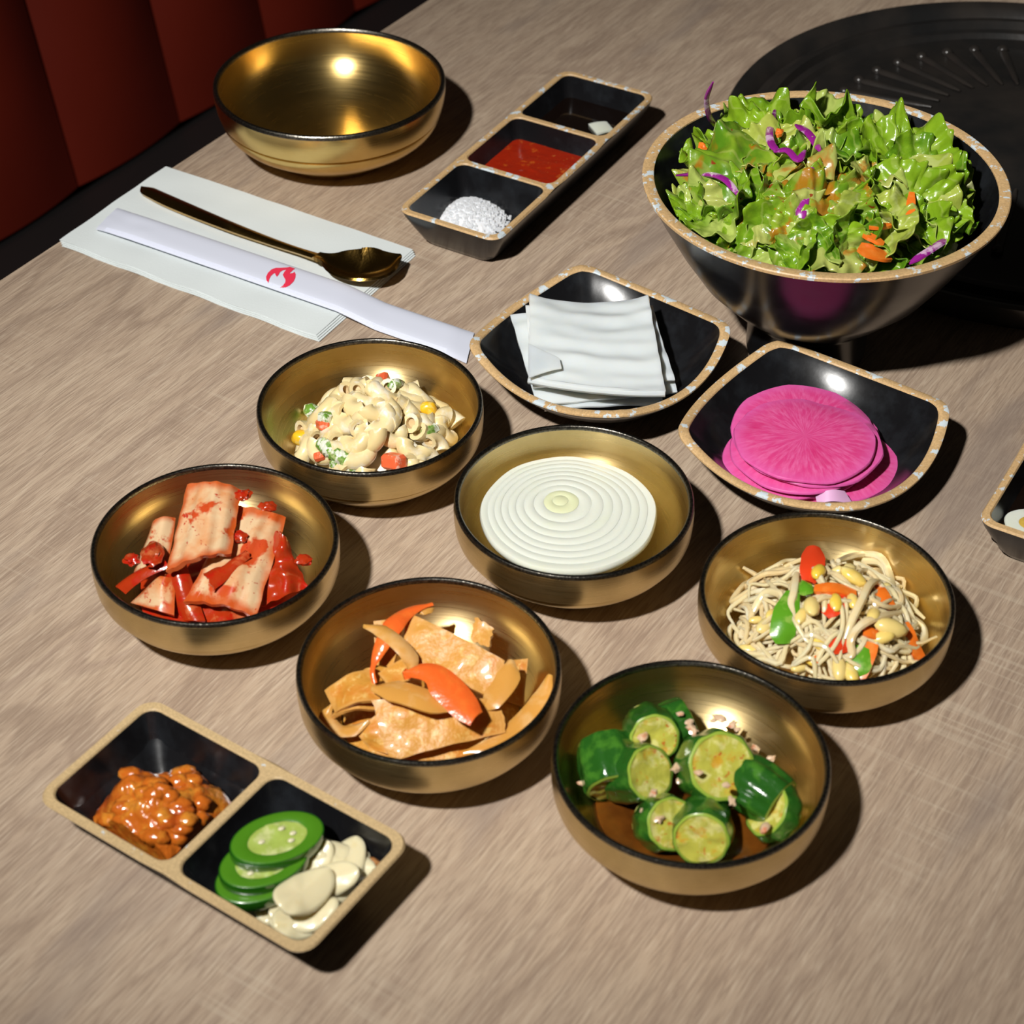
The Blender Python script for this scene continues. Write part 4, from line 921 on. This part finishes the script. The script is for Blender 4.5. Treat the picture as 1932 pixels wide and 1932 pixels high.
def pink_mat():
    mt, nt, b = new_mat('pink_radish')
    tc = nd(nt, 'ShaderNodeTexCoord').outputs['Object']; s = nd(nt, 'ShaderNodeSeparateXYZ', Vector=tc)
    ang = math_n(nt, 'ARCTAN2', s.outputs[1], s.outputs[0])
    rr = nd(nt, 'ShaderNodeVectorMath', _operation='LENGTH', i0=tc).outputs['Value']
    oi = nd(nt, 'ShaderNodeObjectInfo').outputs['Random']
    cv = nd(nt, 'ShaderNodeCombineXYZ', X=math_n(nt, 'SINE', ang), Y=math_n(nt, 'COSINE', ang), Z=math_n(nt, 'ADD', math_n(nt, 'MULTIPLY', rr, 9.0), oi)).outputs[0]
    fib = noise_n(nt, cv, 14, 3, .6); blot = noise_n(nt, tc, 30, 3, .6, .2)
    c = mixc(nt, ramp(nt, fib, [(.40, (0, 0, 0)), (.66, (1, 1, 1))]), (.70, .055, .235), (.78, .14, .36))
    c = mixc(nt, math_n(nt, 'MULTIPLY', ramp(nt, blot, [(.56, (0, 0, 0)), (.72, (1, 1, 1))]), .6), c, (.62, .010, .13))
    c = mixc(nt, ramp(nt, rr, [(.030, (0, 0, 0)), (.0395, (1, 1, 1))]), c, (.74, .12, .40))
    setc(nt, b, c); b.inputs['Roughness'].default_value = .3; b.inputs['Coat Weight'].default_value = .3
    b.inputs['Subsurface Weight'].default_value = .25; b.inputs['Subsurface Radius'].default_value = (1, .3, .5); b.inputs['Subsurface Scale'].default_value = .003
    bump(nt, b, fib, .2, .0005)
    return mt
PINK = pink_mat()
tag(MB().lathe([(.0385, .0120), (.038, .0124), (0, .0124)], 48, c=(PP.x, PP.y)).build('radish_brine', PINKJ, center=True), 'purple brine pooled under the pink radish slices', 'brine', kind='stuff')
PG = 'pink radish slices on the right square plate'
def pink_slice(c, r, dz_tilt, lab, seed, sy=1.0, facets=9):
    nrm = V((dz_tilt[0], dz_tilt[1], 1)).normalized()
    t = .0019
    def rad(a):
        wob = 1 + .03 * mnoise.noise(V((cos(a) * 1.5, sin(a) * 1.5, seed * 2.0)))
        fa = (a + seed) % (2 * pi / facets) - pi / facets
        return r * wob * (.985 * cos(pi / facets) / cos(fa) * .35 + .65)
    N = 64; mb = MB()
    def lp(k, z):
        return [V((rad(2 * pi * i / N) * k * cos(2 * pi * i / N), rad(2 * pi * i / N) * k * sin(2 * pi * i / N) * sy, z + .0016 * k ** 3 * mnoise.noise(V((cos(2 * pi * i / N) * 1.2, sin(2 * pi * i / N) * 1.2, seed))) - .0022 * k ** 4)) for i in range(N)]
    mb.loft([lp(.05, -t), lp(.6, -t), lp(.985, -t), lp(1, -t * .6), lp(1, -t * .3), lp(.985, 0), lp(.8, 0), lp(.6, 0), lp(.35, 0), lp(.1, 0)], True, True)
    o = mb.build('radish_slice', PINK, loc=c); o.rotation_mode = 'QUATERNION'; o.rotation_quaternion = basis(nrm)
    return tag(o, lab, 'radish', PG)
for cz, r, tl_, lab, sd, sy in (
    ([(0.1616,0.8076,0.0140)], .0385, (0, .05), 'lowest pink radish slice at the front rim', 1, 1.0),
    ([(0.1703,0.8089,0.0168)], .0370, (.03, .03), 'pink radish slice sticking out at the right', 2, 1.0),
    ([(0.1512,0.8074,0.0192)], .0395, (-.03, .05), 'pink radish slice sticking out at the lower left', 3, .92),
    ([(0.1637,0.8236,0.0216)], .0365, (.03, -.04), 'pink radish slice reaching back at the right', 4, 1.0),
    ([(0.1537,0.8077,0.0240)], .0385, (-.02, .05), 'pink radish slice second below the left side', 5, 1.0),
    ([(0.1564,0.8206,0.0264)], .0395, (0, -.06), 'pink radish slice reaching back under the top one', 6, 1.0),
    ([(0.1584,0.8098,0.0286)], .0400, (.02, 0), 'pink radish slice just under the top one', 8, .98),
    ([(0.1555,0.8080,0.0310)], .0385, (0, .03), 'topmost pink radish slice with pale streaks', 9, .98)):
    pink_slice(cz[0], r, tl_, lab, sd, sy)
fin('radish_slice', quad([(0.1577,0.7718,0.0200),(0.1730,0.7732,0.0220),(0.1773,0.7671,0.0190),(0.1583,0.7667,0.0180)], bulge=.003, t=.0012, crump=.003, nu=12, nv=8), simple('pale_radish_skin', (.70, .40, .62), .35, sss=.2), 'curled pale purple radish sliver at the front rim', 'radish')

# ------------------------------------------------------------------ far sauce tray contents
def in_tray(c, a, x, y, z): return V((c.x + x * cos(a) - y * sin(a), c.y + x * sin(a) + y * cos(a), z))
def well_pool(c, a, cell, z, mat, name, label, cat, dx, wav=0.0, seed=0):
    mb = MB(); loops = []
    for k in (1, .9, .75, .6, .45, .3, .15, .04):
        lp = []
        for p in rrect((cell[1] - 2 * dx) * k, (cell[2] - 2 * dx) * k, .005 * k, 5):
            q = in_tray(c, a, cell[0] + p.x, p.y, z); q.z += wav * mnoise.noise(q * 160 + V((0, 0, seed))) * (k < .95); lp.append(q)
        loops.append(lp)
    mb.loft(loops, False, True)
    return tag(mb.build(name, mat, center=True), label, cat, kind='stuff')
# the tray's local x runs away from the camera: cell 0 is the near one
well_pool(T3_C, T3_A, cells3[1], .0135, CHILI, 'chili_sauce', 'red chili sauce in the middle well of the far tray', 'sauce', .0024, .0012)
well_pool(T3_C, T3_A, cells3[2], .0125, SOY, 'soy_sauce', 'dark soy sauce in the far well of the far tray', 'sauce', .0024)
o = fin('onion_bit', quad([(0.0515,1.1738,0.0142),(0.0639,1.1766,0.0146),(0.0685,1.1656,0.0144),(0.0567,1.1607,0.0140)], t=.003, nu=6, nv=6, bulge=.0006), ONION_, 'small pale onion piece floating in the far soy sauce', 'onion')
sm = MB(); s_c = V((-0.0265,1.0700,0.0060))
mnd = mound(lambda x, y: .0045 + .0085 * max(0, 1 - ((x - s_c.x) ** 2 + (y - s_c.y) ** 2) / .0225 ** 2) + .0012 * mnoise.noise(V((x * 700, y * 700, 2))), s_c, .0225, 20, 90, .0043, .12, 3)
r2 = random.Random(3)
for k in range(900):
    rr = .027 * r2.random() ** .6; a = r2.uniform(0, 6.28); x, y = s_c.x + rr * cos(a), s_c.y + rr * sin(a)
    loc_ = V((x - T3_C.x, y - T3_C.y, 0)); lx, ly = loc_.x * cos(T3_A) + loc_.y * sin(T3_A), -loc_.x * sin(T3_A) + loc_.y * cos(T3_A)
    if abs(lx - cells3[0][0]) > cells3[0][1] / 2 - .008 or abs(ly) > cells3[0][2] / 2 - .008: continue
    z = .0046 + .0085 * max(0, 1 - rr ** 2 / .0225 ** 2); s_ = r2.uniform(.0004, .0009)
    mnd.box((x, y, z + s_ * .3), (s_ * 2, s_ * 1.6, s_ * 1.5))
tag(mnd.build('salt_heap', SALT, center=True, angle=30), 'heap of coarse white salt in the near well of the far tray', 'salt', kind='stuff')

# ------------------------------------------------------------------ near condiment tray contents
pc = V((-0.1532,0.5571,0.0160))
def paste_z(x, y):
    d = ((x - pc.x) ** 2 + (y - pc.y) ** 2) / .034 ** 2
    l1 = mnoise.noise(V((x * 75, y * 75, 4))); l2 = mnoise.noise(V((x * 210, y * 210, 7)))
    return .0045 + .0245 * max(0, 1 - d ** 1.3) * (1 + .30 * l1) + .0045 * l1 + .0030 * abs(l2)
def well_clamp(c, a, cell, mg):
    def f(x, y):
        lx, ly = (x - c.x) * cos(a) + (y - c.y) * sin(a) - cell[0], -(x - c.x) * sin(a) + (y - c.y) * cos(a)
        hx, hy = cell[1] / 2 - mg, cell[2] / 2 - mg
        lx, ly = max(-hx, min(hx, lx)) + cell[0], max(-hy, min(hy, ly))
        q = in_tray(c, a, lx, ly, 0); return q.x, q.y
    return f
ps = mound(paste_z, pc, .0325, 34, 110, .0042, .32, 6, well_clamp(T2_C, T2_A, cells2[0], .0095))
r3 = random.Random(5)
for k in range(26):
    rr, a = .024 * r3.random() ** .5, r3.uniform(0, 6.28); x, y = well_clamp(T2_C, T2_A, cells2[0], .0125)(pc.x + rr * cos(a), pc.y + rr * sin(a))
    ps.blob((x, y, paste_z(x, y) - .0016), (.0046 + .002 * r3.random(), .0040, .0032), 2, .35, 2, k)
paste = tag(ps.build('chili_bean_paste', SSAM, center=True, angle=80), 'lumpy orange-brown chili bean paste in the left well of the near tray', 'paste')
jal = [((-0.0983,0.5296,0.0345), .0205, .0125, (.05, -.10), 'topmost green jalapeno slice of the pile of three'), ((-0.1035,0.5217,0.0290), .0195, .0128, (.0, -.10), 'middle green jalapeno slice of the pile of three'), ((-0.1069,0.5160,0.0235), .0195, .0130, (-.02, -.14), 'lowest green jalapeno slice of the pile of three')]
jd = V((-0.0804,0.5393,0.0300)) - V((-0.1170,0.5242,0.0300))
for k, (p, a_, b2, tl_, lab) in enumerate(jal):
    t = tag(empty('jalapeno_slice', p), lab, 'jalapeno', 'jalapeno slices in the near tray'); t.rotation_mode = 'QUATERNION'
    t.rotation_quaternion = basis((tl_[0], tl_[1], 1), jd)
    def el(s, z, w=0): return [V((a_ * s * cos(2 * pi * i / 56), b2 * s * sin(2 * pi * i / 56) * (1 + w * .0), z)) for i in range(56)]
    MB().loft([el(.90, -.0068), el(.97, -.0066), el(1.0, -.0050), el(1.0, -.0015), el(.98, 0), el(.955, .0001)]).build('skin', JSKIN, t)
    MB().loft([el(.957, .0), el(.93, .0002), el(.70, .0001), el(.62, -.0004)]).build('flesh', JFLESH, t)
    MB().loft([[q + V((0, 0, .0010 * mnoise.noise(q * 260 + V((k, 0, 0))))) for q in el(s, -.0006)] for s in (.63, .5, .38, .25, .1)], False, True).build('core', JCORE, t)
    MB().loft([el(.92, -.0067), el(.5, -.0062)], False, True).build('underside', JFLESH, t)
    for j in range(4):
        aa = j * 1.7 + k + .6 * sin(j * 5.0 + k); q_ = .34 + .14 * sin(j * 3.1 + k); sd_ = MB().blob((a_ * q_ * cos(aa), b2 * q_ * sin(aa), -.0003), (.0016, .0011, .0006), 2); sd_.build('seed', GARLIC, t)
GG = 'garlic slices in the near tray'
def gar_mesh(seed):
    mb = MB(); N = 40; loops = []
    def lp(s, z): return [V((.0125 * s * cos(a) * (1 + .16 * cos(a)), .0080 * s * sin(a) * (1 + .06 * sin(2 * a + seed)), z + (.0012 * mnoise.noise(V((cos(a) * s * 2, sin(a) * s * 2, seed))) + .0016 * s * s * cos(2 * a)))) for a in [2 * pi * i / N for i in range(N)]]
    mb.loft([lp(.1, -.0034), lp(.7, -.0034), lp(.95, -.0028), lp(1, -.0016), lp(.97, -.0004), lp(.85, 0), lp(.5, .0003), lp(.1, .0004)], True, True)
    return mb.mesh('garlic_slice', GARLIC, 70)
gms = [gar_mesh(s) for s in (1, 2.4, 3.9)]
gl = list(zip([(-0.1093,0.5096,0.0090),(-0.1051,0.5036,0.0090),(-0.0961,0.4991,0.0100),(-0.0895,0.4947,0.0120),(-0.0873,0.5005,0.0160),(-0.0837,0.5027,0.0180),(-0.0746,0.5058,0.0130),(-0.0700,0.5096,0.0140),(-0.0676,0.5133,0.0180),(-0.0654,0.5208,0.0220),(-0.0685,0.5310,0.0220),(-0.0796,0.5302,0.0220),(-0.0852,0.5239,0.0220),(-0.0629,0.5279,0.0200),(-0.0903,0.4983,0.0140),(-0.0767,0.5169,0.0230),(-0.0868,0.5068,0.0270)],
    (.2, .3, -.1, -.2, .4, .2, .9, 1.0, 1.1, 1.2, -.3, -.2, .9, .6, 0, .2, .75), (1, .95, 1.1, 1.2, 1.15, 1.1, 1.05, 1.0, 1.2, 1.2, 1.15, 1.15, 1.05, .9, 1.15, 1.05, 1.28),
    ('under the lowest jalapeno', 'at the left front', 'near the front wall', 'at the front corner', 'below the largest one', 'second below the largest one', 'at the right front', 'beside the right wall', 'in the middle of the right side', 'tall at the right', 'topmost at the back right', 'at the back beside the jalapeno', 'behind the largest one', 'at the far right end', 'in the middle of the front', 'leaning behind the largest one', '')))
for k, (p, sp_, s_, w) in enumerate(gl):
    p = V(well_clamp(T2_C, T2_A, cells2[1], (.0205 if p[2] < .0145 else .0165) if s_ < 1.3 else .012)(p[0], p[1]) + (p[2],))
    o = link('garlic_slice', gms[k % 3], None, p, basis((rnd.uniform(-.3, .3), rnd.uniform(-.5, .05), 1), (1, 0, 0), sp_)); o.scale = (s_ * .92, s_ * .92, 1)
    tag(o, ('cream garlic slice ' + w + ' of the garlic pile') if w else 'largest cream garlic slice lying on top of the pile', 'garlic', GG)
tag(MB().blob((0, 0, 0), (.0042, .0030, .0025), 2, .4, 2, 3).build('brown_garlic_end', simple('brown_end', (.40, .17, .05), .5), loc=[(-0.0565,0.5284,0.0180)][0]), 'brown root end at the right of the garlic slices', 'garlic end')

# ------------------------------------------------------------------ sauce tray at the right edge
T4_A = T3_A
kx, ky = V((cos(T4_A), sin(T4_A), 0)), V((-sin(T4_A), cos(T4_A), 0))
cor = V((0.2348,0.7426,0.0280)); T4_C = cor + kx * .10775 - ky * .0366; T4_C.z = 0
t4, cells4 = tray('sauce_tray', T4_C, T4_A, .0732, .2155, .028, 3, 'black sauce tray with dark soy sauce cut off by the right picture edge', .0042, .012, .009, RIM)
well_pool(T4_C, T4_A, cells4[0], .0125, SOY, 'soy_sauce', 'dark soy sauce in the tray at the right picture edge', 'sauce', .0024)
o4 = V((0.2686,0.7560,0.0130)); os_ = tag(empty('onion_slice', (o4.x, o4.y, .0125)), 'white onion piece with yellow centre in the right edge tray', 'onion')
MB().loft([[V((.0155 * s * cos(2 * pi * i / 40) * (1 + .08 * cos(3 * 2 * pi * i / 40)), .012 * s * sin(2 * pi * i / 40), z)) for i in range(40)] for s, z in ((.96, 0), (1, .0012), (.97, .0022), (.6, .0024), (.45, .0024))], True, False).build('onion_layer', ONION_, os_)
MB().loft([[V((.0155 * s * cos(2 * pi * i / 40), .012 * s * sin(2 * pi * i / 40), z)) for i in range(40)] for s, z in ((.5, .0023), (.4, .0027), (.1, .0028))], False, True).build('onion_heart', simple('soaked_onion', (.62, .42, .08), .3, var=(.5, .28, .03), vs=200), os_)

# ------------------------------------------------------------------ green salad
def leaf_mat(name, dark, light, pale, dress):
    mt, nt, b = new_mat(name); v = rcoords(nt); tc = coords(nt)
    oi = nd(nt, 'ShaderNodeObjectInfo').outputs['Random']
    c = mixc(nt, oi, dark, light)
    c = mixc(nt, ramp(nt, noise_n(nt, v, 70, 4, .6), [(.4, (0, 0, 0)), (.7, (1, 1, 1))]), c, light)
    s = nd(nt, 'ShaderNodeSeparateXYZ', Vector=tc)
    ax = math_n(nt, 'ABSOLUTE', s.outputs[0])
    yb = math_n(nt, 'ADD', math_n(nt, 'MULTIPLY', s.outputs[1], .35), ax)      # wide pale rib at the base
    c = mixc(nt, ramp(nt, yb, [(.0, (.85, .85, .85)), (.006, (0, 0, 0))]), c, pale)
    vein = nd(nt, 'ShaderNodeTexWave', Vector=v, Scale=42.0, Distortion=9.0, Detail=2.0, Detail__Scale=1.5).outputs[1]
    c = mixc(nt, math_n(nt, 'MULTIPLY', ramp(nt, vein, [(.86, (0, 0, 0)), (1, (1, 1, 1))]), .35), c, pale)
    if dress:
        f = ramp(nt, noise_n(nt, v, 75, 3, .55, .5), [(.53, (0, 0, 0)), (.62, (1, 1, 1))])
        c = mixc(nt, math_n(nt, 'MULTIPLY', f, .75), c, (.55, .16, .01))
        f2 = ramp(nt, noise_n(nt, v, 170, 2, .5), [(.68, (0, 0, 0)), (.71, (1, 1, 1))])
        c = mixc(nt, math_n(nt, 'MULTIPLY', f2, .9), c, (.34, .02, .008))
    setc(nt, b, c); b.inputs['Roughness'].default_value = .28; b.inputs['Coat Weight'].default_value = .35; b.inputs['Coat Roughness'].default_value = .1
    hh = math_n(nt, 'ADD', math_n(nt, 'MULTIPLY', vein, .4), noise_n(nt, v, 160, 3))
    bump(nt, b, hh, .5, .0012)
    tr_ = nd(nt, 'ShaderNodeBsdfTranslucent'); nt.links.new(c, tr_.inputs[0])
    mx = nd(nt, 'ShaderNodeMixShader', i0=.28, i1=b.outputs[0], i2=tr_.outputs[0])
    nt.links.new(mx.outputs[0], nt.nodes['Material Output'].inputs[0])
    return mt
LG = leaf_mat('lettuce_green', (.085, .25, .010), (.30, .50, .020), (.54, .64, .16), False)
LGD = leaf_mat('lettuce_dressed', (.10, .27, .012), (.32, .47, .03), (.55, .58, .16), True)
LP = leaf_mat('lettuce_pale', (.34, .46, .05), (.50, .58, .10), (.68, .70, .36), False)
def leaf_mesh(seed, W, L, ruf, frill, cup, mt, nm='lettuce_leaf', n=36):
    q = random.Random(seed); ph = [q.uniform(0, 6.28) for _ in range(8)]
    def fn(u, v):
        su, sv = 2 * u - 1, 2 * v - 1
        x, y = su * (1 - sv * sv / 2) ** .5, sv * (1 - su * su / 2) ** .5
        e = (x * x + y * y) ** .5; a = math.atan2(y, x)
        out = 1 + .22 * mnoise.noise(V((cos(a) * 1.4, sin(a) * 1.4, seed))) + frill * e ** 3 * (sin(9 * a + ph[0]) + .8 * sin(17 * a + ph[1]) + .5 * sin(27 * a + ph[5]))
        px_, py_ = x * W * out, y * L * out
        z = ruf * e ** 2.5 * (sin(4 * a + ph[2]) + .9 * sin(7 * a + ph[3]) + .6 * sin(13 * a + ph[4]) + .3 * sin(23 * a + ph[6]))
        z += cup * (x * x) * W * 1.3 + cup * .5 * y * y * L * sin(ph[5])
        z += .0050 * mnoise.noise(V((x * 2.0, y * 2.0, seed * 1.3))) + .0022 * mnoise.noise(V((x * 5.5, y * 5.5, seed)))
        z -= .0016 * math.exp(-(x / .10) ** 2) * (1 - .5 * v)
        return V((px_, py_, z))
    mb = MB().sheet(fn, n, n, .00045)
    return mb.mesh(nm, mt, 180)
leaf_sets = {
    'g': [leaf_mesh(k, .020 + .002 * (k % 3), .024 + .003 * (k % 2), .0036, .014, .45 * (1 if k % 3 else -1), LG) for k in range(1, 9)],
    'd': [leaf_mesh(k, .021 + .002 * (k % 3), .025 + .003 * (k % 2), .0032, .012, -.40, LGD) for k in range(11, 17)],
    'p': [leaf_mesh(k, .019, .025, .0028, .010, .5, LP) for k in range(21, 25)]}
LBL = {'g': ('torn bright green salad leaf', 'green lettuce leaves in the salad bowl'), 'd': ('salad leaf flecked with orange dressing', 'dressed lettuce leaves in the salad bowl'), 'p': ('pale yellow-green salad leaf', 'pale lettuce leaves in the salad bowl')}
SX, SY = .1690, .9265
def sal_z(x, y): return .086 + .034 * max(-.3, 1 - ((x - .1724) ** 2 + (y - .9285) ** 2) / .098 ** 2)
r5 = random.Random(21)
def inner_r(z):
    for (r0, z0), (r1, z1) in zip(inp, inp[1:]):
        if z1 <= z <= z0: return r1 + (r0 - r1) * (z - z1) / (z0 - z1)
    return inp[0][0] if z > inp[0][1] else 0
def put_leaf(kind, x, y, z, n, spin, s, label=None, deep=False):
    me = r5.choice(leaf_sets[kind]); q = basis(n, (1, 0, 0), spin); M3 = q.to_matrix()
    vs = [M3 @ v.co for v in list(me.vertices)[::7]]
    for _ in range(16):                      # keep every leaf inside the bowl's wall
        bad = False
        for v in vs:
            px_, py_, pz_ = x + v.x * s - SAL.x, y + v.y * s - SAL.y, z + v.z * s
            lim = inner_r(pz_) - .0012 if pz_ < .116 else .0945
            if px_ * px_ + py_ * py_ > lim * lim or pz_ < .034: bad = True; break
        if not bad: break
        x += (SAL.x - x) * .07; y += (SAL.y - y) * .07; s *= .965; z += .0012
    o = link('lettuce_leaf', me, None, (x, y, z), q); o.scale = (s, s, s)
    if label: tag(o, label, 'lettuce')
    else: tag(o, LBL[kind][0] + ' ' + where((SX, SY), x, y, .078) + (' under the top leaves' if deep else ''), 'lettuce', LBL[kind][1])
    return o
for layer, (num, dz, Rm) in enumerate(((14, -.020, .060), (46, -.006, .074), (58, .003, .078))):
    for k in range(num):
        rr = Rm * ((k + .5) / num) ** .5; a = k * ga + layer + r5.uniform(-.25, .25)
        x, y = SX + rr * cos(a), SY + rr * sin(a)
        n = V((.55 * (x - SX) / .08 + r5.gauss(0, .42), .55 * (y - SY) / .08 + r5.gauss(-.22, .42), 1))
        d = ((x - SX + .015) ** 2 + (y - SY) ** 2) ** .5
        kind = 'g'
        if layer == 2 and d < .050 and r5.random() < .85: kind = 'd'
        elif r5.random() < .10: kind = 'p'
        z = sal_z(x, y) + dz + r5.uniform(-.003, .004)
        put_leaf(kind, x, y, z, n, r5.uniform(0, 6.28), r5.uniform(.7, 1.05), deep=layer < 2)
for kind, p, n, spin, s, lab in (
    ('p', [(0.1566,1.0511,0.0836)][0], (.1, -.7, .7), 0.15, 1.2, 'tall pale lettuce rib standing at the back of the salad'),
    ('p', [(0.1747,1.0666,0.0836)][0], (-.1, -.6, .8), -.2, 1.0, 'pale ruffled lettuce leaf standing at the back beside the tall rib'),
    ('g', [(0.1296,1.0434,0.0836)][0], (-.3, -.5, .9), .5, 1.3, 'bright green lettuce leaf at the back left of the salad'),
    ('d', [(0.1333,0.9222,0.1244)][0], (-.1, -.35, 1), 1.2, 1.5, 'large dressed lettuce leaf at the left middle of the salad'),
    ('d', [(0.1644,0.8772,0.1184)][0], (.1, -.55, 1), .2, 1.3, 'large dressed lettuce leaf at the front middle of the salad'),
    ('g', [(0.2613,0.9994,0.0796)][0], (.25, -.35, .9), -.4, 1.1, 'frilly green lettuce leaf at the right of the salad'),
    ('g', [(0.2146,0.9368,0.1212)][0], (.1, -.3, .9), .3, 1.15, 'large green lettuce leaf at the back right of the salad'),
    ('p', [(0.2237,0.8869,0.1112)][0], (.2, -.5, 1), .9, 1.45, 'broad pale lettuce leaf at the right front of the salad')):
    put_leaf(kind, *p, n, spin, s, lab)
PURP = food_mat('red_cabbage', (.28, .015, .24), [((.70, .50, .66), 90, .54, .08, .8)], .25, .2, coat=.5)
for pts, w, lab in (
    ([(0.1111,0.9714,0.1520),(0.1090,0.9781,0.1380),(0.1131,0.9885,0.1200),(0.1231,1.0089,0.1000)], .0016, 'thin red cabbage shred sticking up above the left rim'),
    ([(0.1495,0.9880,0.1256),(0.1422,0.9502,0.1328),(0.1418,0.9358,0.1332),(0.1448,0.9269,0.1332)], .0024, 'red cabbage shred hanging in front of the pale rib'),
    ([(0.1564,0.9525,0.1360),(0.1620,0.9386,0.1380),(0.1664,0.9224,0.1364)], .0024, 'red cabbage shred right of the pale rib'),
    ([(0.0913,0.9409,0.1108),(0.1045,0.9247,0.1212),(0.1144,0.9114,0.1256),(0.1225,0.8945,0.1236)], .0022, 'long red cabbage shred at the left of the salad'),
    ([(0.2320,0.8769,0.1108),(0.2201,0.8645,0.1112),(0.2075,0.8547,0.1088)], .0024, 'red cabbage shred at the right front of the salad'),
    ([(0.1418,0.9259,0.1344),(0.1485,0.9228,0.1368),(0.1533,0.9150,0.1356),(0.1580,0.9228,0.1368)], .0022, 'curled red cabbage shred in the middle of the salad'),
    ([(0.1603,0.9077,0.1348),(0.1576,0.8956,0.1312),(0.1538,0.8853,0.1248),(0.1524,0.8775,0.1188)], .0034, 'broad red cabbage piece in the centre hollow of the salad')):
    fin('cabbage_shred', ribbon(pts, w, .6, 8, 6, .4), PURP, lab, 'red cabbage')
for pts, w, lab in (
    ([(0.2129,0.8962,0.1272),(0.2105,0.8826,0.1240),(0.2083,0.8703,0.1192)], .0024, 'upright carrot shred at the right of the salad'),
    ([(0.1868,0.8697,0.1228),(0.1927,0.8695,0.1232),(0.1990,0.8725,0.1220)], .0020, 'level carrot shred at the front right of the salad'),
    ([(0.1838,0.8653,0.1208),(0.1889,0.8625,0.1200),(0.1942,0.8604,0.1176)], .0026, 'slanting carrot shred under the level one'),
    ([(0.1809,0.8577,0.1180),(0.1887,0.8543,0.1164),(0.1973,0.8554,0.1132)], .0056, 'broad orange pepper piece at the front of the salad'),
    ([(0.1040,0.9699,0.1092),(0.1068,0.9650,0.1140),(0.1107,0.9692,0.1136)], .0040, 'orange carrot end at the left of the salad'),
    ([(0.1455,0.9450,0.1344),(0.1465,0.9451,0.1356),(0.1485,0.9515,0.1340)], .0020, 'tiny carrot shred beside the red cabbage'),
    ([(0.1534,0.9071,0.1320),(0.1552,0.9042,0.1324),(0.1574,0.9039,0.1320)], .0022, 'short carrot shred in the middle of the salad')):
    fin('carrot_shred', strip(pts, w * 2, .0018, taper=.6), ORANGE, lab, 'carrot')

# ------------------------------------------------------------------ settle the food: nothing may poke through a bowl's wall
def settle(root, c, steps=14):
    meshes = [root] if root.type == 'MESH' else []
    meshes += [x for x in root.children if x.type == 'MESH']
    pts = []
    for o in meshes:
        mb_ = o.matrix_basis if o is not root else Matrix()
        pts += [mb_ @ v.co for v in list(o.data.vertices)[::2]]
    for _ in range(steps):
        M4 = root.matrix_basis; worst, wp = 0, None
        for p in pts:
            q = M4 @ p
            if q.z > .044: continue
            r_ = ((q.x - c.x) ** 2 + (q.y - c.y) ** 2) ** .5
            d = (inner_z(r_) if r_ < .0573 else .05) + .0003 - q.z
            if d > worst: worst, wp = d, q
        if worst <= .0001: return
        k = min(.0025, worst * .5); h = V((c.x - wp.x, c.y - wp.y, 0)).normalized()
        root.location = root.location + h * k * .8 + V((0, 0, k * .7))
bpy.context.view_layer.update()
for o in list(COL.objects):
    if o.parent or o.get('category') is None or o.get('kind') or o.name.split('.')[0] in ('side_dish_bowl', 'onion_slice', 'dining_table', 'grill_plate', 'booth_bench', 'square_plate', 'salad_bowl', 'sauce_tray', 'condiment_tray', 'brass_bowl'): continue
    for c in (C_MAC, C_KIM, C_FISH, C_SPR, C_CUC):
        if (o.location.xy - c.xy).length < .062 and o.location.z < .07: settle(o, c)

def settle_well(root, c, a, cell, inset, h, steps=14):
    prof = ((.0051, .52), (.008, .44), (h * .5, .24), (h - .004, .06), (h, 0.0))
    def m_(z):
        if z <= prof[0][0]: return inset * prof[0][1]
        for (z0, k0), (z1, k1) in zip(prof, prof[1:]):
            if z <= z1: return inset * (k0 + (k1 - k0) * (z - z0) / (z1 - z0))
        return -.05
    pts = []
    for o in ([root] if root.type == 'MESH' else []) + [x for x in root.children if x.type == 'MESH']:
        mb_ = o.matrix_basis if o is not root else Matrix()
        pts += [mb_ @ v.co for v in o.data.vertices]
    for _ in range(steps):
        M4 = root.matrix_basis; dx = dy = dz = 0.0
        for p in pts:
            q = M4 @ p; lx, ly = (q.x - c.x) * cos(a) + (q.y - c.y) * sin(a) - cell[0], -(q.x - c.x) * sin(a) + (q.y - c.y) * cos(a)
            mg = m_(q.z) + .0004; ox, oy = abs(lx) - (cell[1] / 2 - mg), abs(ly) - (cell[2] / 2 - mg)
            if ox > abs(dx): dx = -math.copysign(ox, lx)
            if oy > abs(dy): dy = -math.copysign(oy, ly)
            dz = max(dz, .0043 - q.z)
        if abs(dx) < 1e-4 and abs(dy) < 1e-4 and dz < 1e-4: return
        dx *= .6; dy *= .6
        root.location = root.location + V((dx * cos(a) - dy * sin(a), dx * sin(a) + dy * cos(a), max(dz, .15 * (abs(dx) + abs(dy)))))
for o in list(COL.objects):
    if not o.parent and o.name.split('.')[0] in ('garlic_slice', 'jalapeno_slice', 'brown_garlic_end'): settle_well(o, T2_C, T2_A, cells2[1], .021, .031)
